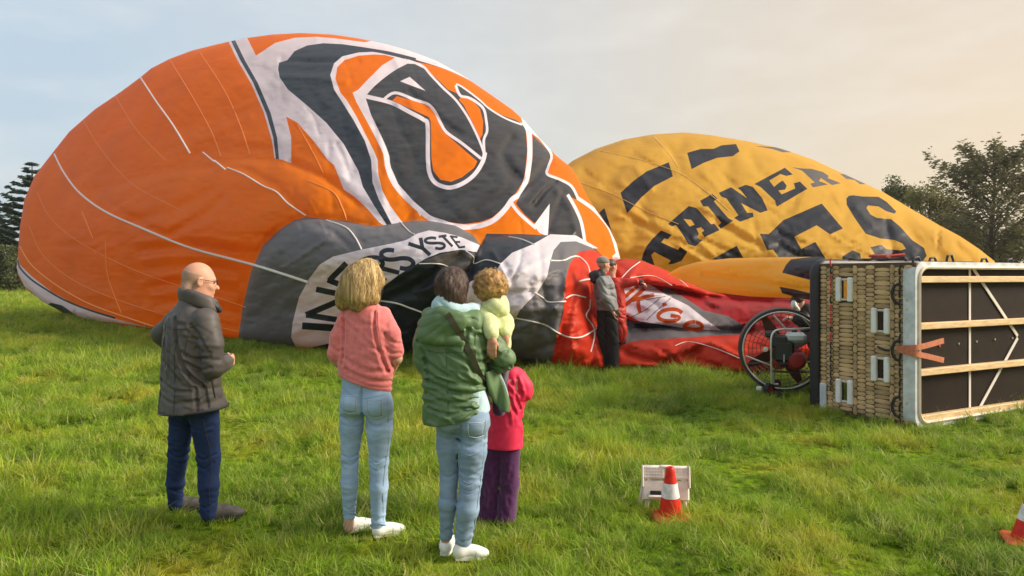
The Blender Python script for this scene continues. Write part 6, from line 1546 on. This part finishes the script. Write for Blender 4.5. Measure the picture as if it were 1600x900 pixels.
# ================================================================== inflation fan
M['fan_steel'] = mat('fan_steel', (0.62, 0.60, 0.58), 0.35, metal=0.7, var=0.12, vscale=20)
M['fan_cage'] = mat('fan_cage', (0.10, 0.095, 0.09), 0.5, metal=0.5)
M['fan_hood'] = mat('fan_hood', (0.035, 0.028, 0.028), 0.5)
M['engine_black'] = mat('engine_black', (0.02, 0.02, 0.02), 0.45)
M['engine_tank'] = mat('engine_tank', (0.55, 0.60, 0.58), 0.3, var=0.06, vscale=10)
M['engine_red'] = mat('engine_red', (0.30, 0.014, 0.018), 0.35)
M['rubber'] = mat('rubber', (0.018, 0.018, 0.018), 0.8)
M['propeller'] = mat('propeller', (0.10, 0.022, 0.02), 0.4)
def fan():
    d = 9.45; c = P(1223, 547, d); g = float(gz(0, d)); base = Vector((c.x, c.y, g))
    root = empty('inflation_fan', base, 'round caged petrol fan on small wheels between red cloth and wicker basket', 'fan')
    K = lambda px, py, y=0.0: P(px, py, d + y) - base
    rad = 62 / F * d; cc = K(1223, 547)
    yaw = R(-14); Rz = Euler((0, 0, yaw)).to_matrix()
    def T(x, y, z): return cc + Rz @ Vector((x, y, z))
    circ = lambda r, y, n=48: [T(r * math.cos(a), y, r * math.sin(a)) for a in np.linspace(0, 2 * math.pi, n, endpoint=False)]
    # cowl: an open cylinder with thickness
    v = []; f = []; n = 48; prof = [(rad * .955, -.012), (rad * 1.045, -.012), (rad * 1.06, .02), (rad * 1.06, .22), (rad * 1.03, .22), (rad * .99, .03)]
    for (r, y) in prof: v += circ(r, y, n)
    for q in range(6):
        for i in range(n): f.append((q * n + i, q * n + (i + 1) % n, ((q + 1) % 6) * n + (i + 1) % n, ((q + 1) % 6) * n + i))
    MB().add(v, f).build('cowl', M['fan_hood'], root, True)
    MB().tube(circ(rad * .965, -.022), .009, 8, closed=True).build('guard_ring', M['fan_steel'], root, True)
    MB().tube(circ(rad * .98, .20), .011, 8, closed=True).build('guard_ring', M['fan_cage'], root, True)
    for r in (.2, .3, .4, .5, .6, .7, .8, .9): MB().tube(circ(rad * r, .19), .004, 5, closed=True).build('guard_wire', M['fan_cage'], root, True)
    for k in range(28):
        a = 2 * math.pi * k / 28; MB().tube([T(rad * .16 * math.cos(a), .19, rad * .16 * math.sin(a)), T(rad * math.cos(a), .2, rad * math.sin(a))], .004, 5).build('guard_wire', M['fan_cage'], root)
    # propeller at rest
    hub = MB().lathe([(.01, -.05), (.05, -.045), (.06, 0), (.055, .05), (.01, .055)], 16, c=T(0, .10, 0), rot=Rz @ Euler((R(90), 0, 0)).to_matrix()).build('propeller_hub', M['fan_cage'], root, True)
    for k in range(4):
        a0 = R(28 + 90 * k); v = []; f = []
        for i in range(7):
            t = i / 6; r = .05 + t * (rad * .92 - .05); w = .035 + .05 * math.sin(math.pi * min(1, .25 + .75 * t)); tw = R(38 - 24 * t)
            for sx in (-1, 1):
                for th in (-1, 1):
                    x = r; z = sx * w * math.cos(tw); y = sx * w * math.sin(tw) + th * .006
                    v.append(T(x * math.cos(a0) - z * math.sin(a0), .10 + y, x * math.sin(a0) + z * math.cos(a0)))
        for i in range(6):
            b = i * 4
            for q, p_ in ((0, 1), (1, 3), (3, 2), (2, 0)): f.append((b + q, b + p_, b + 4 + p_, b + 4 + q))
        f += [(0, 2, 3, 1), (24, 25, 27, 26)]
        MB().add(v, f).build('propeller_blade', M['propeller'], root, True)
    tb = lambda name, pts, r, mt=M['fan_steel']: MB().tube([Vector(p) for p in pts], r, 8).build(name, mt, root, True)
    # cage braces as in the photo
    tb('brace', [K(1208, 492, -.03), K(1230, 517, -.06)], .012); tb('brace', [K(1268, 512, -.04), K(1248, 488, -.03)], .012)
    tb('brace', [K(1165, 556, -.03), K(1204, 571, -.10)], .012)
    tb('engine_frame', spline([K(1206, 600, -.2), K(1205, 560, -.22), K(1205, 530, -.22), K(1210, 518, -.22), K(1222, 515, -.22), K(1250, 514, -.22), K(1280, 512, -.2)], 5), .014)
    tb('engine_frame', [K(1208, 580, -.2), K(1240, 582, -.2), K(1284, 580, -.1)], .013, M['fan_cage']); tb('engine_frame', [K(1250, 578, -.24), K(1272, 582, -.22), K(1284, 578, -.2)], .012)
    tb('engine_frame', [K(1240, 566, -.22), K(1284, 565, -.1)], .010); tb('brace', [K(1166, 568, -.02), K(1208, 566, -.1)], .007, M['fan_cage'])
    tb('stand_leg', [K(1208, 575, -.18), K(1209, 602, -.16)], .013); tb('stand_leg', [K(1250, 600, .1), K(1258, 617, .12)], .011); tb('stand_leg', [K(1195, 601, -.1), K(1216, 600, -.16)], .012)
    tb('axle', [K(1196, 612, .1), K(1222, 616, -.2)], .010, M['fan_cage']); tb('stand_foot', [K(1220, 615, 0), K(1258, 614, .05)], .012)
    # engine
    e = MB(); e.box(K(1224, 548, -.16), (.24, .24, .26), Rz, .03); e.box(K(1216, 533, -.16), (.2, .2, .16), Rz, .025); e.box(K(1228, 566, -.15), (.2, .2, .1), Rz, .03)
    eng = e.build('engine_block', M['engine_black'], root, True)
    MB().box(K(1243, 527, -.2), (.25, .2, .13), Rz, .04).build('fuel_tank', M['engine_tank'], root, True)
    MB().tube([K(1241, 520, -.2), K(1241, 515, -.2)], .03, 12).build('fuel_cap', M['engine_black'], root, True)
    MB().box(K(1204, 522, -.12), (.14, .14, .085), Rz, .025).build('air_filter', M['engine_black'], root, True)
    MB().lathe([(.005, -.10), (.08, -.098), (.11, -.07), (.135, 0), (.135, .08), (.02, .085)], 22, c=K(1243, 562, -.22), rot=Rz @ Euler((R(-90), 0, 0)).to_matrix()).build('recoil_starter', M['engine_red'], root, True)
    MB().lathe([(.005, -.012), (.030, -.01), (.033, .01), (.02, .014)], 14, c=K(1196, 546, -.22), rot=Rz @ Euler((R(-90), 0, 0)).to_matrix()).build('pulley', M['fan_steel'], root, True)
    MB().box(K(1225, 560, -.27), (.012, .02, .1), Rz, .003).build('engine_badge', M['engine_tank'], root)
    for px, y in ((1202, -.18), (1212, .16)):
        c2 = K(px, 613, y); c2.z = .085
        w = MB().lathe([(.05, -.03), (.078, -.03), (.086, -.018), (.086, .018), (.078, .03), (.05, .03)], 22, c=c2, rot=Euler((R(90), 0, R(35))).to_matrix(), cap=False).build('wheel', M['rubber'], root, True)
        MB().lathe([(.008, -.022), (.05, -.022), (.052, 0), (.05, .022), (.008, .022)], 16, c=c2, rot=Euler((R(90), 0, R(35))).to_matrix()).build('rim', M['engine_red'], w, True)
    tag(MB().box(K(1186, 607, -.14), (.07, .03, .06), Rz, .012).build('wheel_chock', M['white_paint'], root), None)
fan()

# ================================================================== cones and step stool
def cone_mats():
    def m_(name, col): return mat(name, col, 0.45, spec=0.4, var=0.10, vscale=25, var2=tuple(q * .72 for q in col), transl=0.12)
    M['cone_red'] = m_('cone_red', (0.74, 0.024, 0.012)); M['cone_orange'] = m_('cone_orange', (0.86, 0.14, 0.035)); M['cone_white'] = m_('cone_white', (0.80, 0.81, 0.84))
cone_mats()
def cone(px, py, h, label, tilt):
    d = float(gd(py)); c = P(px, py, d)
    root = empty('traffic_cone', (c.x, c.y, float(gz(0, d)) - .012), label, 'traffic cone', 'red and white cones on the grass')
    k = h / .36
    v = []; f = []
    # rounded square foot
    def sq(hw, z, rr, n=6):
        o = []
        for cx, cy, a0 in ((1, 1, 0), (-1, 1, 90), (-1, -1, 180), (1, -1, 270)):
            for i in range(n): a = R(a0 + 90 * i / (n - 1)); o.append((cx * (hw - rr) + rr * math.cos(a), cy * (hw - rr) + rr * math.sin(a), z))
        return o
    rings = [sq(.125 * k, 0, .04 * k), sq(.126 * k, .012 * k, .04 * k), sq(.116 * k, .024 * k, .04 * k), sq(.088 * k, .030 * k, .085 * k)]
    for q in rings: v += q
    n = len(rings[0])
    for j in range(3):
        for i in range(n): f.append((j * n + i, j * n + (i + 1) % n, (j + 1) * n + (i + 1) % n, (j + 1) * n + i))
    f += [tuple(range(n - 1, -1, -1)), tuple(range(3 * n, 4 * n))]
    MB().add(v, f).build('cone_base', M['cone_orange'], root, True)
    rad = lambda z: (.083 - (.083 - .026) * (z - .03) / .33) * k if z > .03 else .083 * k
    def sec(name, z0, z1, mt, top=False, off=0.0):
        pr = [(rad(z) + off, z * k) for z in np.linspace(z0, z1, 6)]
        if top: pr += [(rad(z1) * .8, (z1 + .006) * k), (rad(z1) * .5, (z1 + .004) * k), (rad(z1) * .5, (z1 - .03) * k), (.002, (z1 - .03) * k)]
        MB().lathe(pr, 28, cap=False).build(name, mt, root, True)
    sec('cone_body', .028, .150, M['cone_red']); sec('reflective_band', .150, .250, M['cone_white'], False, .0012); sec('cone_tip', .250, .352, M['cone_red'], True)
    root.rotation_euler = tilt
cone(1048, 806, .345, 'small red and white cone in front of the white step stool', (R(3), R(-2), R(12)))
cone(1602, 846, .345, 'small red and white cone cut off by the edge of the photo, away from stool', (R(2), R(7), R(-20)))
M['stool_plastic'] = mat('stool_plastic', (0.78, 0.70, 0.66), 0.45, var=0.10, vscale=12, var2=(0.60, 0.52, 0.48))
def stool():
    d = 5.02; c = P(1041, 795, d)
    root = empty('step_stool', (c.x, c.y, float(gz(0, d))), 'white plastic folding step stool standing behind the front cone', 'step stool', rz=R(-6))
    mt = M['stool_plastic']; ti = Euler((R(-10), 0, 0)).to_matrix(); w = .315
    def b(name, x, y, z, sx, sy, sz, bev=.008, par=root, m_=mt): return MB().box(ti @ Vector((x, y, z)), (sx, sy, sz), ti, bev).build(name, m_, par, True)
    # two half panels of the folded top, a gap for the carrying handle, raised ribs and dimples
    for sx, ww, x in ((-1, .155, -.083), (1, .155, .083)):
        p_ = b('top_panel', x, 0, .245, ww, .032, .095, .012)
        for i in range(7):
            for j in range(4): b('grip_dimple', x + (i - 3) * .0195, -.0175, .245 + (j - 1.5) * .020, .008, .005, .008, .002, p_)
        b('side_panel', x, .004, .125, ww - .006, .024, .135, .01); b('panel_flange', x + sx * .074, -.008, .22, .012, .05, .15, .005)
    b('handle', 0, -.006, .285, .085, .030, .022, .009); b('handle', -.075, -.03, .085, .10, .022, .024, .009)
    b('handle_slot', -.07, -.011, .108, .075, .012, .03, .005, root, M['rubber'])
    for x, y in ((-.17, .07), (.15, .075), (-.13, -.0), (.13, 0.0)):
        MB().tube([ti @ Vector((x * .86, 0, .21)), Vector((x, y + .03, .0))], [.013, .016], 8).build('stool_leg', mt, root, True)
stool()

# ================================================================== trees, hedge and far hills
def leaf_mat(name, col): 
    m = mat(name, col, 0.65, spec=0.2, var=0.45, vscale=1.3, transl=0.3, var2=tuple(q * .45 for q in col)); return m
M['needle'] = leaf_mat('needle', (0.055, 0.085, 0.060)); M['leaf_dark'] = leaf_mat('leaf_dark', (0.115, 0.135, 0.055)); M['leaf_olive'] = leaf_mat('leaf_olive', (0.23, 0.22, 0.085)); M['leaf_sparse'] = leaf_mat('leaf_sparse', (0.18, 0.17, 0.09))
M['bark'] = mat('bark', (0.075, 0.058, 0.044), 0.9, var=0.3, vscale=6, bump=0.6, bscale=12, bdist=0.03)
def leaves(points, size, name, mt, parent, r, flat=0.0, dirs=None, asp=2.0):
    v = []; f = []
    for i, p in enumerate(points):
        if dirs is not None: a = Vector(dirs[i]).normalized()
        else:
            a = Vector((r.gauss(0, 1), r.gauss(0, 1), r.gauss(0, 1) * (1 - flat))); a.normalize()
        b = a.cross(Vector((r.gauss(0, 1), r.gauss(0, 1), r.gauss(0, 1)))); b.normalize(); s = size * r.uniform(.6, 1.35)
        n = len(v); p = Vector(p)
        v += [p - a * s * asp / 2, p + b * s * .5, p + a * s * asp / 2, p - b * s * .5]; f.append((n, n + 1, n + 2, n + 3))
    return tag(link(name, mesh(name, v, f), mt, parent, smooth=False), None, None, None, None)
def conifer(px, base_d, top_py, width, label, seed, levels=17, group=None):
    r = random.Random(seed); z0 = float(gz(0, base_d)); top = P(px, top_py, base_d); hgt = top.z - z0
    root = empty('spruce_tree', (top.x, base_d, z0), label, 'tree', group)
    MB().tube([(0, 0, 0), (.05, 0, hgt * .5), (0, 0, hgt * .98)], [.22, .13, .02], 8).build('trunk', M['bark'], root, True)
    br = MB(); pts = []; dr = []
    for L in range(levels):
        t = (L + .6) / levels; z = hgt * (.06 + .93 * t); ln = width * (1 - t) ** .85 + .12
        nb = 13 if t < .7 else 8
        for k in range(nb):
            a = 6.283 * (k / nb) + r.uniform(-.3, .3); l = ln * r.uniform(.75, 1.15); dx, dy = math.cos(a), math.sin(a)
            tip = Vector((dx * l, dy * l, z + l * r.uniform(-.10, .24))); mid = Vector((dx * l * .5, dy * l * .5, z - .02 * l)); s0 = Vector((0, 0, z))
            br.tube([s0, mid, tip], [.035, .02, .006], 4, caps=False)
            m_ = max(5, int(l * 26))
            for i in range(m_):
                u = (i + 1) / m_; q = s0.lerp(mid, u * 2) if u < .5 else mid.lerp(tip, u * 2 - 1)
                for sd in (-1, 1):
                    ss = .24 * (1.1 - u * .7); off = Vector((-dy * sd, dx * sd, -.25)) * ss * r.uniform(.3, 1.0)
                    pts.append(q + off * .6); dr.append(Vector((dx * .7 - dy * sd, dy * .7 + dx * sd, -.35 + r.uniform(-.2, .2))))
    br.build('limb', M['bark'], root, True)
    leaves(pts, .11, 'crown', M['needle'], root, r, dirs=dr, asp=4.0)
    return root
def broadleaf(px, base_d, top_py, wpx, label, seed, mt, n=5200, leaf=.10, clumps=34, group=None, low=.12, name='broadleaf_tree'):
    n = int(n * 1.7); leaf *= .82; clumps = int(clumps * 1.3)
    r = random.Random(seed); z0 = float(gz(0, base_d)); top = P(px, top_py, base_d); hgt = top.z - z0; w = wpx / F * base_d / 2
    root = empty(name, (top.x, base_d, z0), label, 'tree' if 'bush' not in name else 'bush', group)
    limbs = MB(); tr = MB().tube([(0, 0, 0), (r.uniform(-.1, .1), 0, hgt * .4), (r.uniform(-.2, .2), 0, hgt * .85)], [.06 + hgt * .015, .04 + hgt * .01, .02], 8)
    tr.build('trunk', M['bark'], root, True)
    cs = []
    for i in range(clumps):
        while True:
            x, y, z = r.uniform(-1, 1), r.uniform(-1, 1), r.uniform(-1, 1)
            if x * x + y * y + z * z < 1 and x * x + y * y + z * z > .12: break
        sh = 1 - .35 * max(z, 0)
        c = Vector((x * w * sh, y * w * .8 * sh, hgt * (low + (1 - low) * (z + 1) / 2 * .96))); rad = r.uniform(.14, .30) * min(w, hgt * .6)
        cs.append((c, rad)); limbs.tube([Vector((0, 0, max(c.z * .55, .2))), (c + Vector((0, 0, c.z * .62))) / 2 + Vector((r.uniform(-.1, .1), 0, 0)), c], [.05, .03, .01], 4, caps=False)
    limbs.build('limb', M['bark'], root, True)
    pts = []
    for i in range(n):
        c, rad = cs[r.randrange(len(cs))]
        q = Vector((r.gauss(0, 1), r.gauss(0, 1), r.gauss(0, .8))); q = q.normalized() * rad * (r.random() ** .45) * (1.1 if r.random() < .8 else 1.7)
        pts.append(c + q)
    leaves(pts, leaf, 'crown', mt, root, r)
    return root
def open_tree(px, base_d, top_py, wpx, label, seed):
    """airy tree: rising boughs with rows of small leaves, sky showing through"""
    r = random.Random(seed); z0 = float(gz(0, base_d)); top = P(px, top_py, base_d); hgt = top.z - z0; w = wpx / F * base_d / 2
    root = empty('ash_tree', (top.x, base_d, z0), label, 'tree')
    MB().tube([(0, 0, 0), (-.08, 0, hgt * .45), (.05, 0, hgt * .8), (.12, 0, hgt * .98)], [.16, .11, .06, .02], 8).build('trunk', M['bark'], root, True)
    br = MB(); pts = []; dr = []
    for i in range(64):
        t = .14 + .84 * (i / 64) + r.uniform(-.02, .02); z = hgt * t; a = i * 2.4 + r.uniform(-.4, .4); ln = w * (.42 + .58 * math.sin(math.pi * min(1, t * .95 + .06)) ** .8) * r.uniform(.6, 1.12)
        if t > .86: ln *= .75
        dx, dy = math.cos(a), math.sin(a); rise = r.uniform(.35, 1.15); s0 = Vector((0, 0, z)); tip = s0 + Vector((dx * ln, dy * ln, ln * rise)); mid = s0.lerp(tip, .5) + Vector((0, 0, ln * .08))
        br.tube([s0, mid, tip], [.035, .02, .006], 4, caps=False)
        for k in range(13):
            u = .22 + .78 * (k + r.random()) / 13; q = s0.lerp(mid, u * 2) if u < .5 else mid.lerp(tip, u * 2 - 1); sd = 1 if k % 2 else -1
            sp = Vector((dx * .75 - dy * sd * .8, dy * .75 + dx * sd * .8, r.uniform(.0, .5))).normalized(); l2 = ln * .26 * r.uniform(.6, 1.2) * (1.2 - u * .5); e = q + sp * l2
            br.tube([q, e], [.010, .004], 3, caps=False)
            for m_ in range(12):
                uu = (m_ + 1) / 12; pts.append(q.lerp(e, uu) + Vector((r.gauss(0, .13), r.gauss(0, .13), r.gauss(0, .17)))); dr.append(sp + Vector((r.gauss(0, .5), r.gauss(0, .5), r.gauss(0, .3) - .2)))
    br.build('limb', M['bark'], root, True)
    leaves(pts, .088, 'crown', M['leaf_sparse'], root, r, dirs=dr, asp=2.8)
conifer(50, 46, 250, 3.6, 'dark spruce rising behind the left end of the orange balloon', 5)
conifer(-28, 52, 285, 3.4, 'dark spruce at the left edge of the meadow, mostly outside the frame', 9)
broadleaf(12, 43, 378, 90, 'dark bush at the meadow edge left of the orange balloon', 21, M['leaf_dark'], 3600, .10, 26, None, .0, 'dark_bush')
broadleaf(-70, 43, 372, 120, 'dark bush just beyond the left edge of the picture', 22, M['leaf_dark'], 3600, .11, 26, None, .0, 'dark_bush')
broadleaf(1404, 40, 268, 86, 'dark green tree with a knobbly top nearest the yellow balloon crest', 31, M['leaf_dark'], 6500, .085, 40)
broadleaf(1452, 38, 282, 150, 'broad olive green tree between dark tree and airy tree', 33, M['leaf_olive'], 10500, .085, 60, None, .05)
broadleaf(1512, 39, 338, 120, 'low olive bush at the foot of the airy tree on its left', 35, M['leaf_olive'], 6000, .085, 40, None, .0, 'olive_bush')
open_tree(1552, 34, 246, 185, 'airy ash tree with sky showing through its boughs at the right edge', 41)
broadleaf(1590, 37, 352, 150, 'dark bush at the right edge below the airy ash tree', 43, M['leaf_dark'], 6500, .09, 44, None, .0, 'dark_bush')
broadleaf(1690, 36, 300, 170, 'dark tree beyond the right edge of the picture', 45, M['leaf_dark'], 6000, .1, 40)
M['far_wood'] = mat('far_wood', (0.10, 0.14, 0.12), 0.95, spec=0.05, var=0.3, vscale=0.15, bump=1.0, bscale=0.5, bdist=1.5)
def hills():
    v = []; f = []; n = 160; rows = [(230, -2, 0), (250, 5, 3), (330, 12, 5), (520, 20, 8), (900, 28, 10), (1300, -5, 0)]
    for (rad, z, amp) in rows:
        for i in range(n):
            a = 2 * math.pi * i / n; x, y = math.sin(a) * rad, math.cos(a) * rad
            v.append((x, y, z * .55 - 3 + amp * .6 * float(fbm(x * .008 + 3, y * .008, 0.0, 3))))
    for j in range(len(rows) - 1):
        for i in range(n): f.append((j * n + i, j * n + (i + 1) % n, (j + 1) * n + (i + 1) % n, (j + 1) * n + i))
    tag(link('hills', mesh('hills', v, f), M['far_wood']), 'low wooded hills on the horizon', None, None, 'structure')
hills()

def haze():
    mb = MB().box((0, 60, 14), (1400, 1400, 40))
    m = bpy.data.materials.new('haze'); m.use_nodes = True; t = m.node_tree
    t.nodes.remove(t.nodes['Principled BSDF']); v = t.nodes.new('ShaderNodeVolumePrincipled')
    v.inputs['Color'].default_value = (0.93, 0.92, 0.90, 1); v.inputs['Density'].default_value = 0.0006; v.inputs['Anisotropy'].default_value = 0.3
    t.links.new(v.outputs[0], t.nodes['Material Output'].inputs['Volume'])
    tag(mb.build('haze', m), 'thin evening haze over the meadow', None, None, 'stuff')
haze()
